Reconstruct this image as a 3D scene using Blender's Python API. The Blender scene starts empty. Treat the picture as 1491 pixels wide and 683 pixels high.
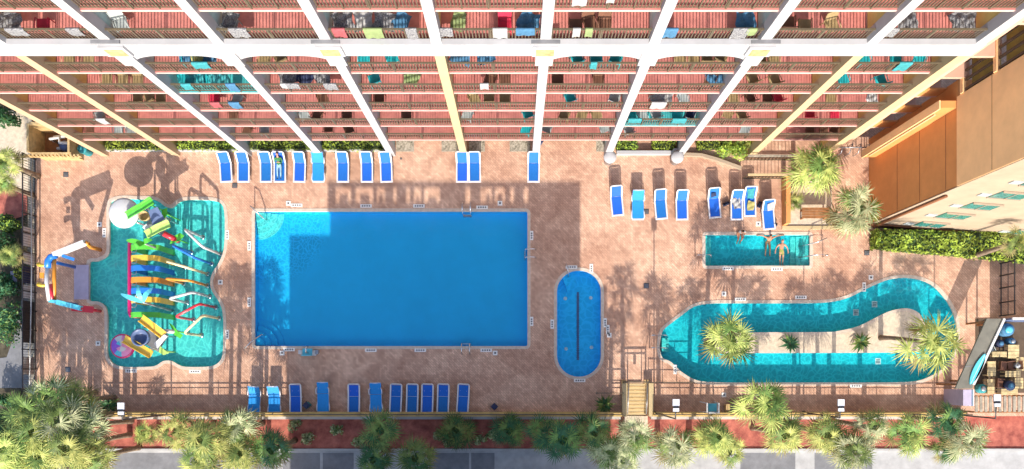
import bpy, bmesh, math, random
from mathutils import Vector, Matrix
from mathutils.geometry import tessellate_polygon
random.seed(7)
R = math.radians
H, FPX, CX, CY = 52.5, 1167.0, 753.0, 545.0      # drone height, focal length and nadir point
scene = bpy.context.scene
COL = scene.collection

def P(u, v, z=0.0):
    k = (H - z) / FPX
    return Vector(((u - CX) * k, (CY - v) * k, z))
def GX(u, z=0.0): return (u - CX) * (H - z) / FPX
def GY(v, z=0.0): return (CY - v) * (H - z) / FPX
ORD = ['first', 'second', 'third', 'fourth', 'fifth', 'sixth', 'seventh', 'eighth', 'ninth', 'tenth', 'eleventh', 'twelfth', 'thirteenth',
       'fourteenth', 'fifteenth', 'sixteenth', 'seventeenth', 'eighteenth', 'nineteenth', 'twentieth', 'twenty-first', 'twenty-second', 'twenty-third', 'twenty-fourth']

# ------------------------------------------------------------------ materials
MATS = {}
def mat(name, col, rough=0.7, spec=0.3, var=0.12, scale=3.0, metal=0.0, bump=0.0, col2=None, trans=0.0, randv=0.0, scale2=None):
    if name in MATS: return MATS[name]
    m = bpy.data.materials.new(name); m.use_nodes = True
    nt = m.node_tree; n = nt.nodes; l = nt.links
    b = n['Principled BSDF']
    b.inputs['Roughness'].default_value = rough
    b.inputs['Specular IOR Level'].default_value = spec
    b.inputs['Metallic'].default_value = metal
    tc = n.new('ShaderNodeTexCoord')
    nz = n.new('ShaderNodeTexNoise'); nz.inputs['Scale'].default_value = scale; nz.inputs['Detail'].default_value = 6
    nz.inputs['Roughness'].default_value = 0.65
    l.new(tc.outputs['Object'], nz.inputs['Vector'])
    rp = n.new('ShaderNodeValToRGB')
    c2 = col2 or tuple(max(0, c * (1 - 2 * var)) for c in col)
    c1 = col if col2 else tuple(min(1, c * (1 + var)) for c in col)
    rp.color_ramp.elements[0].position = 0.32; rp.color_ramp.elements[1].position = 0.68
    rp.color_ramp.elements[0].color = (*c2, 1); rp.color_ramp.elements[1].color = (*c1, 1)
    l.new(nz.outputs['Fac'], rp.inputs['Fac'])
    out = rp.outputs['Color']
    if randv:
        oi = n.new('ShaderNodeObjectInfo'); hs = n.new('ShaderNodeHueSaturation')
        mr = n.new('ShaderNodeMapRange'); mr.inputs['To Min'].default_value = 1 - randv; mr.inputs['To Max'].default_value = 1 + randv
        l.new(oi.outputs['Random'], mr.inputs['Value']); l.new(mr.outputs['Result'], hs.inputs['Value']); l.new(out, hs.inputs['Color'])
        mr2 = n.new('ShaderNodeMapRange'); mr2.inputs['To Min'].default_value = .5 - randv * .08; mr2.inputs['To Max'].default_value = .5 + randv * .08
        l.new(oi.outputs['Random'], mr2.inputs['Value']); l.new(mr2.outputs['Result'], hs.inputs['Hue'])
        out = hs.outputs['Color']
    l.new(out, b.inputs['Base Color'])
    if bump:
        bp = n.new('ShaderNodeBump'); bp.inputs['Strength'].default_value = bump; bp.inputs['Distance'].default_value = 0.05
        n2 = n.new('ShaderNodeTexNoise'); n2.inputs['Scale'].default_value = scale2 or scale * 4; n2.inputs['Detail'].default_value = 4
        l.new(tc.outputs['Object'], n2.inputs['Vector']); l.new(n2.outputs['Fac'], bp.inputs['Height']); l.new(bp.outputs['Normal'], b.inputs['Normal'])
    if trans:
        tr = n.new('ShaderNodeBsdfTranslucent'); l.new(out, tr.inputs['Color'])
        mx = n.new('ShaderNodeMixShader'); mx.inputs['Fac'].default_value = trans
        l.new(b.outputs['BSDF'], mx.inputs[1]); l.new(tr.outputs['BSDF'], mx.inputs[2])
        l.new(mx.outputs['Shader'], n['Material Output'].inputs['Surface'])
    MATS[name] = m
    return m

def paver(name, c1, c2, mortar, sx=0.24, stain=(0.66, 0.55, 0.52), stain_amt=0.7):
    m = bpy.data.materials.new(name); m.use_nodes = True
    nt = m.node_tree; n = nt.nodes; l = nt.links; b = n['Principled BSDF']
    b.inputs['Roughness'].default_value = 0.8; b.inputs['Specular IOR Level'].default_value = 0.25
    tc = n.new('ShaderNodeTexCoord'); mp = n.new('ShaderNodeMapping'); mp.inputs['Rotation'].default_value = (0, 0, R(45))
    l.new(tc.outputs['Object'], mp.inputs['Vector'])
    br = n.new('ShaderNodeTexBrick'); br.inputs['Scale'].default_value = 1.0
    br.inputs['Brick Width'].default_value = sx; br.inputs['Row Height'].default_value = sx / 2
    br.inputs['Mortar Size'].default_value = 0.008; br.inputs['Bias'].default_value = 0.0
    br.inputs['Color1'].default_value = (*c1, 1); br.inputs['Color2'].default_value = (*c2, 1); br.inputs['Mortar'].default_value = (*mortar, 1)
    l.new(mp.outputs['Vector'], br.inputs['Vector'])
    def noise(s, d=6, r=0.6):
        z = n.new('ShaderNodeTexNoise'); z.inputs['Scale'].default_value = s; z.inputs['Detail'].default_value = d; z.inputs['Roughness'].default_value = r
        l.new(tc.outputs['Object'], z.inputs['Vector']); return z
    def ramp(z, a, b_, ca, cb):
        r = n.new('ShaderNodeValToRGB'); r.color_ramp.elements[0].position = a; r.color_ramp.elements[1].position = b_
        r.color_ramp.elements[0].color = (*ca, 1); r.color_ramp.elements[1].color = (*cb, 1); l.new(z.outputs['Fac'], r.inputs['Fac']); return r
    def mul(a, b_, f):
        x = n.new('ShaderNodeMix'); x.data_type = 'RGBA'; x.blend_type = 'MULTIPLY'; x.inputs['Factor'].default_value = f
        l.new(a, x.inputs['A']); l.new(b_, x.inputs['B']); return x.outputs['Result']
    o = mul(br.outputs['Color'], ramp(noise(0.22), .38, .62, stain, (1, 1, 1)).outputs['Color'], stain_amt)
    o = mul(o, ramp(noise(1.3), .38, .62, (.68, .62, .60), (1, 1, 1)).outputs['Color'], .65)
    o = mul(o, ramp(noise(6), .3, .7, (.7, .68, .68), (1.0, 1.0, 1.0)).outputs['Color'], .6)
    l.new(o, b.inputs['Base Color'])
    bp = n.new('ShaderNodeBump'); bp.inputs['Strength'].default_value = .35; bp.inputs['Distance'].default_value = .01
    l.new(br.outputs['Fac'], bp.inputs['Height']); bp.invert = True; l.new(bp.outputs['Normal'], b.inputs['Normal'])
    MATS[name] = m
    return m

def water(name, tint, caustic, scale=1.6, centre=None, radius=5.0):
    """clear tinted water sheet with a caustic light pattern painted into its tint"""
    m = bpy.data.materials.new(name); m.use_nodes = True
    nt = m.node_tree; n = nt.nodes; l = nt.links
    for x in list(n): n.remove(x)
    out = n.new('ShaderNodeOutputMaterial')
    tc = n.new('ShaderNodeTexCoord')
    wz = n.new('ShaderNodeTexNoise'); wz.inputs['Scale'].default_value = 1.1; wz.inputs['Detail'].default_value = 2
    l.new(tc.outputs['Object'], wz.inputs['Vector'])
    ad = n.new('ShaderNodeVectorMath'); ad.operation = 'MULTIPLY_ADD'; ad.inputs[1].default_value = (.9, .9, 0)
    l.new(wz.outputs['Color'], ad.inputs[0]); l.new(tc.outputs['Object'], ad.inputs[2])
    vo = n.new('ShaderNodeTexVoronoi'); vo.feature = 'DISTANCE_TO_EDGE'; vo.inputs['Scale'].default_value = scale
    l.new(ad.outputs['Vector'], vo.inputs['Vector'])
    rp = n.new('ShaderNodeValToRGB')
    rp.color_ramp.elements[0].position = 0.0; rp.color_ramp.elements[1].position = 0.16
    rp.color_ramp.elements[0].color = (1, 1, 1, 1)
    k = 1 - caustic; rp.color_ramp.elements[1].color = (k * .8, k * .95, k, 1)  # caustic light drawn as bright cell edges in the tint
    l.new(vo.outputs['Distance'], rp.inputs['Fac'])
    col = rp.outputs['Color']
    if centre:  # keeps the painted caustics to the sunlit corner, even tint beyond
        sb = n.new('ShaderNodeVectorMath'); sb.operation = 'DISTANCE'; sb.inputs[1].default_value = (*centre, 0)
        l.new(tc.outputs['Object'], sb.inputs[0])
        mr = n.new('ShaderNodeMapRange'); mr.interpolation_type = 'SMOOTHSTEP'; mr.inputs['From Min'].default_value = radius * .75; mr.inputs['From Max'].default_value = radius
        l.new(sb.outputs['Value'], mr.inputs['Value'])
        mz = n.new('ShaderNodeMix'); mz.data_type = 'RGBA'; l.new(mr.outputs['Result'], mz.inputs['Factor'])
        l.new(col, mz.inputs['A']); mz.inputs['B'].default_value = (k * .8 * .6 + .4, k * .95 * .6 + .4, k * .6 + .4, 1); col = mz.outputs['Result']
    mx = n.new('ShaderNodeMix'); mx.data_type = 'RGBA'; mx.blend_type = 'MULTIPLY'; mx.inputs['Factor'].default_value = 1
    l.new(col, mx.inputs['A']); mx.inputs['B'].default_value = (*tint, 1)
    tr = n.new('ShaderNodeBsdfTransparent'); l.new(mx.outputs['Result'], tr.inputs['Color'])
    gl = n.new('ShaderNodeBsdfGlossy'); gl.inputs['Roughness'].default_value = 0.05
    nb = n.new('ShaderNodeTexNoise'); nb.inputs['Scale'].default_value = 2.5; nb.inputs['Detail'].default_value = 3
    l.new(tc.outputs['Object'], nb.inputs['Vector'])
    bp = n.new('ShaderNodeBump'); bp.inputs['Strength'].default_value = .25; bp.inputs['Distance'].default_value = .05
    l.new(nb.outputs['Fac'], bp.inputs['Height']); l.new(bp.outputs['Normal'], gl.inputs['Normal'])
    fr = n.new('ShaderNodeFresnel'); fr.inputs['IOR'].default_value = 1.33; l.new(bp.outputs['Normal'], fr.inputs['Normal'])
    ms = n.new('ShaderNodeMixShader'); l.new(fr.outputs['Fac'], ms.inputs['Fac']); l.new(tr.outputs['BSDF'], ms.inputs[1]); l.new(gl.outputs['BSDF'], ms.inputs[2])
    l.new(ms.outputs['Shader'], out.inputs['Surface'])
    MATS[name] = m
    return m

# ------------------------------------------------------------------ mesh builder
class MB:
    def __init__(s): s.v = []; s.f = []; s.m = []; s.smooth = []
    def add(s, vs, fs, mi=0, smooth=False):
        o = len(s.v); s.v += [Vector(p) for p in vs]
        for f in fs: s.f.append([i + o for i in f]); s.m.append(mi); s.smooth.append(smooth)
        return s
    def box(s, x0, x1, y0, y1, z0, z1, mi=0, rot=0.0, piv=None):
        vs = [Vector((x, y, z)) for z in (z0, z1) for x, y in ((x0, y0), (x1, y0), (x1, y1), (x0, y1))]
        if rot:
            c = Vector(piv) if piv else Vector(((x0 + x1) / 2, (y0 + y1) / 2, 0)); M = Matrix.Rotation(rot, 3, 'Z')
            c.z = 0
            vs = [M @ (p - c) + c for p in vs]
        return s.add(vs, [(3, 2, 1, 0), (4, 5, 6, 7), (0, 1, 5, 4), (1, 2, 6, 5), (2, 3, 7, 6), (3, 0, 4, 7)], mi)
    def bar(s, a, b, w, h=None, mi=0, up=(0, 0, 1)):
        """a square bar from a to b, w across, h thick"""
        a, b = Vector(a), Vector(b); h = h or w; d = (b - a).normalized(); up = Vector(up)
        if abs(d.dot(up)) > .98: up = Vector((0, 1, 0))
        x = d.cross(up).normalized() * w / 2; y = x.cross(d).normalized() * h / 2
        vs = [p + q for p in (a, b) for q in (-x - y, x - y, x + y, -x + y)]
        return s.add(vs, [(3, 2, 1, 0), (4, 5, 6, 7), (0, 1, 5, 4), (1, 2, 6, 5), (2, 3, 7, 6), (3, 0, 4, 7)], mi)
    def tube(s, pts, r, n=8, mi=0, closed=False, cap=True):
        pts = [Vector(p) for p in pts]; N = len(pts); rr = r if isinstance(r, (list, tuple)) else [r] * N
        vs = []; ref = None
        for i, p in enumerate(pts):
            if closed: d = pts[(i + 1) % N] - pts[i - 1]
            else: d = pts[min(i + 1, N - 1)] - pts[max(i - 1, 0)]
            d.normalize()
            if ref is None: ref = Vector((0, 0, 1)) if abs(d.z) < .9 else Vector((1, 0, 0))
            x = d.cross(ref); x = x.normalized() if x.length > 1e-4 else d.orthogonal().normalized()
            y = x.cross(d).normalized(); ref = y
            for k in range(n):
                a = 2 * math.pi * k / n; vs.append(p + (x * math.cos(a) + y * math.sin(a)) * rr[i])
        fs = []
        for i in range(N if closed else N - 1):
            j = (i + 1) % N
            for k in range(n): fs.append((i * n + k, i * n + (k + 1) % n, j * n + (k + 1) % n, j * n + k))
        if cap and not closed: fs += [tuple(range(n - 1, -1, -1)), tuple(range((N - 1) * n, N * n))]
        return s.add(vs, fs, mi, True)
    def lathe(s, c, prof, n=24, mi=0):
        """prof: list of (radius, z) about a vertical axis at c"""
        c = Vector(c); vs = []
        for r, z in prof:
            for k in range(n):
                a = 2 * math.pi * k / n; vs.append(c + Vector((r * math.cos(a), r * math.sin(a), z)))
        fs = []
        for i in range(len(prof) - 1):
            for k in range(n): fs.append((i * n + k, i * n + (k + 1) % n, (i + 1) * n + (k + 1) % n, (i + 1) * n + k))
        if prof[-1][0] > 1e-3: fs.append(tuple(range((len(prof) - 1) * n, len(prof) * n)))
        if prof[0][0] > 1e-3: fs.append(tuple(range(n - 1, -1, -1)))
        return s.add(vs, fs, mi, True)
    def prism(s, poly, z0, z1, mi=0, bottom=False):
        n = len(poly); vs = [(p[0], p[1], z0) for p in poly] + [(p[0], p[1], z1) for p in poly]
        fs = [(i, (i + 1) % n, n + (i + 1) % n, n + i) for i in range(n)]
        tri = tessellate_polygon([[Vector((p[0], p[1], 0)) for p in poly]])
        fs += [tuple(n + i for i in t) for t in tri]
        if bottom: fs += [tuple(reversed(t)) for t in tri]
        return s.add(vs, fs, mi)
    def sheet(s, poly, z, holes=(), mi=0):
        loops = [[Vector((p[0], p[1], 0)) for p in poly]] + [[Vector((p[0], p[1], 0)) for p in h] for h in holes]
        flat = [p for lp in loops for p in lp]
        return s.add([(p.x, p.y, z) for p in flat], [tuple(t) for t in tessellate_polygon(loops)], mi)
    def strip(s, A, B, za, zb, mi=0):
        n = len(A); vs = [(p[0], p[1], za) for p in A] + [(p[0], p[1], zb) for p in B]
        return s.add(vs, [(i, (i + 1) % n, n + (i + 1) % n, n + i) for i in range(n)], mi)
    def ell(s, c, r, n=12, m=8, mi=0):
        c = Vector(c); vs = []; fs = []
        for i in range(m + 1):
            t = math.pi * i / m
            for k in range(n):
                a = 2 * math.pi * k / n
                vs.append(c + Vector((r[0] * math.sin(t) * math.cos(a), r[1] * math.sin(t) * math.sin(a), -r[2] * math.cos(t))))
        for i in range(m):
            for k in range(n): fs.append((i * n + k, i * n + (k + 1) % n, (i + 1) * n + (k + 1) % n, (i + 1) * n + k))
        return s.add(vs, fs, mi, True)
    def build(s, name, mats, parent=None, world=True, fixn=True):
        off = parent_loc(parent) if (parent and world) else Vector((0, 0, 0))
        me = bpy.data.meshes.new(name)
        me.from_pydata([p - off for p in s.v], [], s.f)
        if not isinstance(mats, (list, tuple)): mats = [mats]
        for m in mats: me.materials.append(MATS[m] if isinstance(m, str) else m)
        me.polygons.foreach_set('material_index', s.m); me.polygons.foreach_set('use_smooth', s.smooth)
        if fixn:
            bm = bmesh.new(); bm.from_mesh(me); bmesh.ops.recalc_face_normals(bm, faces=bm.faces); bm.to_mesh(me); bm.free()
        me.update()
        o = bpy.data.objects.new(name, me); COL.objects.link(o)
        if parent: o.parent = parent
        return o
def parent_loc(o):
    p = Vector((0, 0, 0))
    while o: p += o.location; o = o.parent
    return p
def thing(name, label, cat, loc=(0, 0, 0), rz=0.0, group=None):
    o = bpy.data.objects.new(name, None); COL.objects.link(o); o.location = loc; o.rotation_euler = (0, 0, rz)
    o['label'] = label; o['category'] = cat
    if group: o['group'] = group
    return o
def tag(o, label, cat, group=None):
    o['label'] = label; o['category'] = cat
    if group: o['group'] = group
    return o
def struct(name, mb, m):
    o = mb.build(name, m); o['kind'] = 'structure'; return o
def dup(root, loc, rz, label, group=None):
    r = root.copy(); COL.objects.link(r); r.location = loc; r.rotation_euler = (0, 0, rz); r['label'] = label
    if group: r['group'] = group
    for ch in list(root.children):
        c = ch.copy(); COL.objects.link(c); c.parent = r
        for g in ch.children:
            d = g.copy(); COL.objects.link(d); d.parent = c
    return r
def recentre(o):
    """put a single-mesh thing's origin at the middle of its base"""
    vs = [v.co for v in o.data.vertices]
    c = Vector(((min(v.x for v in vs) + max(v.x for v in vs)) / 2, (min(v.y for v in vs) + max(v.y for v in vs)) / 2, min(v.z for v in vs)))
    for v in o.data.vertices: v.co -= c
    o.location = c
    return o

def catmull(pts, k=4):
    out = []; n = len(pts)
    for i in range(n):
        p0, p1, p2, p3 = (Vector(pts[(i + j - 1) % n]) for j in range(4))
        for t in range(k):
            x = t / k
            out.append(.5 * ((2 * p1) + (p2 - p0) * x + (2 * p0 - 5 * p1 + 4 * p2 - p3) * x * x + (3 * p1 - p0 - 3 * p2 + p3) * x ** 3))
    return out
def ccw(poly):
    a = sum(poly[i][0] * poly[(i + 1) % len(poly)][1] - poly[(i + 1) % len(poly)][0] * poly[i][1] for i in range(len(poly)))
    return list(poly) if a > 0 else list(reversed(poly))
def offset(poly, d):
    n = len(poly); out = []
    for i in range(n):
        a, b, c = (Vector((poly[(i + j) % n][0], poly[(i + j) % n][1])) for j in (-1, 0, 1))
        e1 = (b - a); e2 = (c - b)
        n1 = Vector((e1.y, -e1.x)).normalized(); n2 = Vector((e2.y, -e2.x)).normalized()
        m = n1 + n2
        m = m.normalized() if m.length > 1e-6 else n1
        k = 1 / max(.5, m.dot(n1)); out.append(b + m * d * k)
    return out
def rrect(x0, x1, y0, y1, r, n=8):
    out = []
    for cx, cy, a0 in ((x1 - r, y1 - r, 0), (x0 + r, y1 - r, 90), (x0 + r, y0 + r, 180), (x1 - r, y0 + r, 270)):
        for k in range(n + 1):
            a = R(a0 + 90 * k / n); out.append(Vector((cx + r * math.cos(a), cy + r * math.sin(a))))
    return out
def px2(pts, z=0.0): return [P(u, v, z).xy for u, v in pts]

# ------------------------------------------------------------------ palette
paver('deck_paver', (.87, .58, .41), (.66, .42, .295), (.46, .30, .22))
mat('coping_stone', (.58, .48, .39), .6, var=.1, scale=5)
mat('pool_blue', (.014, .55, .95), .5, var=.03, scale=.6)
mat('pool_teal', (.12, .74, .68), .5, var=.06, scale=.8)
mat('pool_teal_deep', (.02, .61, .67), .5, var=.06, scale=.8)
mat('waterline_tile', (.02, .12, .30), .3, var=.2, scale=8)
mat('white_paint', (.43, .425, .435), .5, var=.06, scale=.7)
mat('cream_paint', (.50, .39, .22), .55, var=.04, scale=1.2)
mat('peach_paint', (.50, .35, .22), .55, var=.04, scale=1.2)
mat('slab_paint', (.66, .42, .38), .6, var=.05, scale=1.5)
mat('balcony_tile', (.54, .20, .175), .7, var=.12, scale=2.5)
mat('teal_carpet', (.06, .42, .45), .8, var=.1, scale=4)
mat('partition_teal_shade', (.36, .52, .52), .6, var=.05)  # teal holds the bluish shade on the white columns' side faces
mat('partition_olive_shade', (.62, .47, .16), .6, var=.05)  # olive holds the shade on the cream columns' side faces
mat('room_wall', (.55, .38, .30), .7, var=.05)
mat('bronze_rail', (.12, .095, .06), .45, spec=.5, var=.1)
mat('glass_dark', (.03, .06, .07), .08, spec=.7, var=.1)
mat('window_teal', (.05, .22, .20), .12, spec=.7, var=.2)
mat('orange_wall', (.62, .27, .09), .65, var=.06, scale=.8)
mat('orange_lit', (.92, .57, .28), .65, var=.05, scale=.8)  # upper wall's brighter light put into the orange; trims share it
mat('beige_wall', (.37, .285, .205), .7, var=.06, scale=1)
mat('pink_wall', (.62, .38, .28), .7, var=.06, scale=1)
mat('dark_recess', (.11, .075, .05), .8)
mat('brown_trim', (.22, .09, .04), .7)
mat('olive_panel', (.40, .30, .08), .7)
mat('leaf_lime', (.68, .68, .20), .5, col2=(.09, .17, .03), scale=2.6, trans=.22, randv=.22)
mat('leaf_green', (.26, .37, .09), .5, col2=(.05, .11, .03), scale=2.6, trans=.22, randv=.25)
mat('leaf_silver', (.70, .70, .40), .5, col2=(.12, .19, .07), scale=2.6, trans=.22, randv=.2)
mat('leaf_dark', (.05, .16, .06), .5, var=.35, scale=2.2, trans=.25, randv=.2)
mat('leaf_dead', (.30, .25, .10), .8, var=.3, trans=.2)
mat('hedge_leaf', (.40, .52, .07), .55, var=.45, scale=1.6, trans=.25, randv=.15)
mat('hedge_leaf_dark', (.06, .12, .03), .6, var=.4, scale=1.6, trans=.2, randv=.15)
mat('hedge_core', (.03, .045, .015), .9)
mat('bark', (.23, .17, .12), .9, var=.25, scale=6, bump=.5)
mat('mulch_red', (.52, .17, .12), .95, col2=(.22, .055, .045), scale=1.6, bump=.8, scale2=30)
mat('soil', (.09, .075, .05), .95, var=.3, scale=2, bump=.4)
mat('sand', (.60, .50, .38), .95, var=.12, scale=5, bump=.3)
mat('gravel', (.58, .52, .42), .9, col2=(.10, .09, .06), scale=11, bump=.6)
mat('concrete', (.40, .395, .39), .85, var=.1, scale=1.5, bump=.1)
mat('concrete_grey', (.20, .20, .21), .85, var=.12, scale=1.5, bump=.1)
mat('asphalt', (.10, .10, .105), .9, var=.2, scale=3, bump=.2)
mat('grey_roof', (.17, .165, .14), .8, var=.1, scale=1.5)
mat('wall_tan', (.58, .40, .15), .7, var=.12, scale=2)
mat('white_resin', (.64, .64, .66), .35, spec=.5, var=.02)
mat('sling_blue', (.012, .13, .50), .7, var=.06, scale=12, randv=.16)
mat('sling_light', (.02, .26, .66), .7, var=.06, scale=12)
mat('black_metal', (.02, .02, .022), .4, spec=.5)
mat('grey_metal', (.35, .36, .38), .35, metal=.6)
mat('steel', (.62, .63, .65), .25, metal=.9, var=.05)
mat('red_plastic', (.60, .03, .05), .3, spec=.5, var=.05)
mat('magenta_plastic', (.58, .02, .16), .3, spec=.5, var=.05)
mat('yellow_plastic', (.75, .48, .06), .35, spec=.5, var=.06)
mat('pale_yellow_plastic', (.78, .66, .36), .35, spec=.5, var=.06)
mat('orange_plastic', (.70, .27, .03), .35, spec=.5, var=.06)
mat('green_plastic', (.10, .52, .05), .35, spec=.5, var=.08)
mat('lime_plastic', (.42, .66, .16), .35, spec=.5, var=.06)
mat('blue_plastic', (.02, .17, .60), .35, spec=.5, var=.06)
mat('sky_plastic', (.10, .50, .62), .35, spec=.5, var=.06)
mat('slate_panel', (.10, .14, .26), .4, var=.08)
mat('white_plastic', (.58, .58, .58), .35, spec=.5, var=.04)
mat('pink_plastic', (.75, .28, .48), .35, var=.1)
mat('violet_plastic', (.28, .10, .55), .35, var=.1)
mat('lilac_slab', (.42, .37, .48), .6, var=.06)
mat('wood_brown', (.30, .13, .05), .7, var=.2, scale=3)
mat('wood_tan', (.52, .36, .17), .7, var=.2, scale=3)
mat('wood_grey', (.33, .29, .23), .8, var=.2, scale=3)
mat('skin', (.50, .26, .17), .5, var=.05)
mat('skin_tan', (.36, .16, .09), .5, var=.05)
mat('hair_dark', (.03, .02, .015), .6)
mat('hair_red', (.30, .06, .04), .6)
mat('cloth_green', (.05, .20, .07), .85, var=.15)
mat('cloth_jeans', (.30, .48, .58), .85, var=.15)
mat('cloth_white', (.36, .36, .36), .85, var=.12, scale=9)
mat('cloth_navy', (.03, .04, .09), .85)
mat('cloth_olive', (.30, .30, .08), .85)
mat('cloth_teal', (.04, .26, .29), .85, var=.15, scale=6)
mat('cloth_blue', (.06, .17, .30), .85, var=.15, scale=6)
mat('cloth_red', (.33, .08, .09), .85, var=.15, scale=6)
mat('cloth_yellow', (.42, .38, .14), .85, var=.1, scale=6)
mat('cloth_pattern', (.36, .36, .36), .85, col2=(.03, .03, .05), scale=16)
mat('cloth_lime', (.22, .28, .12), .85, var=.1)
mat('chair_brown', (.17, .08, .05), .6)
mat('chair_tan', (.33, .24, .12), .6)
mat('chair_red', (.55, .03, .07), .6)
mat('chair_teal', (.02, .40, .44), .6)
mat('chair_grey', (.38, .42, .42), .6)
mat('tile_white', (.78, .76, .72), .4, var=.05)
mat('tile_mark', (.10, .10, .12), .6)
# ------------------------------------------------------------------ pools: outlines traced on the deck plane
main_o = rrect(GX(371), GX(768), GY(504), GY(308), .12, 3)
kid_o = ccw([p for p in catmull(px2([(160, 300), (165, 292), (181, 289), (200, 290), (220, 290), (232, 294), (241, 301), (251, 302), (261, 294), (273.5, 291), (295, 291), (314.6, 293),
    (325, 301), (327.5, 325), (326, 362), (319, 382), (309.5, 397), (306, 411), (309, 424), (320.7, 443), (325, 463), (325, 500), (323, 521), (314, 531),
    (300, 534), (270, 534), (260, 531), (251, 526), (245, 525), (237, 526), (228, 532), (216, 534), (180, 534), (165, 529), (157, 517), (156.7, 490), (156.5, 458),
    (152.5, 445), (142, 439), (131, 437.5), (130.5, 420), (130.5, 400), (131, 382), (142, 380.5), (154.6, 374), (159.5, 364), (159.7, 340)]), 3)])
oval_o = rrect(GX(811), GX(875), GY(548.5), GY(394), 1.40, 10)
plunge_o = rrect(GX(1027), GX(1179), GY(387), GY(342), .05, 2)
lazy_o = ccw(catmull(px2([(961, 500), (961.5, 512), (965, 521), (977, 527), (992, 541), (1008, 551), (1024, 555.5), (1060, 557), (1130, 557), (1200, 557), (1270, 557), (1324, 556), (1350, 550), (1376, 533),
    (1390, 508), (1393, 477), (1388, 455), (1376, 434), (1357, 415), (1331, 405.5), (1299, 406), (1267, 418), (1234, 434), (1202, 440.5), (1150, 441.5), (1073, 441.5), (1034, 442),
    (1010, 447), (993, 459), (972, 475), (964, 484)]), 3))
isle_o = ccw(catmull(px2([(1025, 498), (1029, 490), (1043, 485), (1100, 484), (1200, 483.5), (1220, 482), (1250, 475), (1280, 460), (1299, 452), (1321, 449), (1338, 456),
    (1346, 470), (1350, 488), (1345, 505), (1331, 512.5), (1290, 513.5), (1170, 514), (1060, 514), (1045, 512), (1030, 507)]), 3))

def pool(outline, depth, floor_mat, wat, cop=.20, wl=-.10, island=None, name=''):
    outline = ccw(outline); out2 = offset(outline, cop)
    b = MB(); b.sheet(outline, -depth, [island] if island else [])
    b.strip(outline, outline, -depth, -.14); 
    if island: b.strip(list(reversed(island)), list(reversed(island)), -depth, -.14)
    struct(name + 'pool_basin', b, floor_mat)
    t = MB(); t.strip(outline, outline, -.14, .025)
    if island: t.strip(list(reversed(island)), list(reversed(island)), -.14, .025)
    t.strip(outline, out2, .025, .025); t.strip(out2, out2, .025, -.15)
    if island:
        i2 = offset(island, -.22); t.strip(list(reversed(island)), list(reversed(i2)), .025, .025); t.strip(list(reversed(i2)), list(reversed(i2)), .025, -.15)
    struct(name + 'pool_coping', t, 'coping_stone')
    w = MB(); w.sheet(outline, wl, [island] if island else [])
    struct(name + 'pool_water', w, wat)
    return offset(outline, cop * .6)

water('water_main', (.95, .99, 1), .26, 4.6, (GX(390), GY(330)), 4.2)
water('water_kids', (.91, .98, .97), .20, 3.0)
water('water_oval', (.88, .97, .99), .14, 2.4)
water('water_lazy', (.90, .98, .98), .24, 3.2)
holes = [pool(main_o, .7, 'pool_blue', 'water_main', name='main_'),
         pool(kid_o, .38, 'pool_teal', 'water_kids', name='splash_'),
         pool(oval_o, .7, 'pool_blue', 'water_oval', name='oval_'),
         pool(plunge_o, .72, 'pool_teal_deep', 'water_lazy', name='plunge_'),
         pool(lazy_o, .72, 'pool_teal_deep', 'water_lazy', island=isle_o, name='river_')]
b = MB(); b.sheet(offset(isle_o, -.20), .03); struct('island_sand', b, 'sand')
# curved entry steps and a bench under water
def arc_steps(name, c, r0, dr, n, a0, a1, ztop, dz, m):
    b = MB()
    for k in range(n):
        r = r0 + dr * (n - 1 - k) ; z = ztop - dz * (n - 1 - k)
        pts = [(c.x, c.y)] + [(c.x + r * math.cos(R(a0 + (a1 - a0) * j / 14)), c.y + r * math.sin(R(a0 + (a1 - a0) * j / 14))) for j in range(15)]
        b.prism(ccw([Vector(p) for p in pts]), z - dz - .002, z - k * .0, 0)
    return struct(name, b, m)
arc_steps('pool_steps', P(372, 309), .55, .38, 4, 0, -90, -.16, .16, 'pool_teal')
arc_steps('pool_steps', P(372, 503), .55, .38, 4, 90, 0, -.16, .16, 'pool_blue')
arc_steps('pool_steps', P(820, 406), .55, .3, 2, 150, -70, -.25, .2, 'pool_blue')
b = MB()
for k in range(3): b.box(GX(1155) + k * .32, GX(1178.6), GY(386.5), GY(343), -.71, -.58 + k * .16)
struct('pool_steps', b, 'pool_teal')
b = MB()
for k in range(3): b.box(GX(1027.4), GX(1038) - k * .16, GY(386), GY(343), -.71, -.58 + k * .16)
struct('pool_steps', b, 'pool_teal')
b = MB()
for k in range(3): b.box(GX(962.5) + .1, GX(976) - k * .2, GY(512), GY(492), -.71, -.58 + k * .16)
struct('pool_steps', b, 'pool_teal')
# drain grate along the oval pool floor
b = MB(); b.box(GX(841), GX(844), GY(524), GY(424), -.69, -.67)
for k in range(36): b.box(GX(841) - .03, GX(844) + .03, GY(524) + k * .123, GY(524) + k * .123 + .05, -.67, -.655)
tag(recentre(b.build('floor_drain', 'slate_panel')), 'long dark slotted drain grate down the floor of the oval pool', 'drain')

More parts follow.
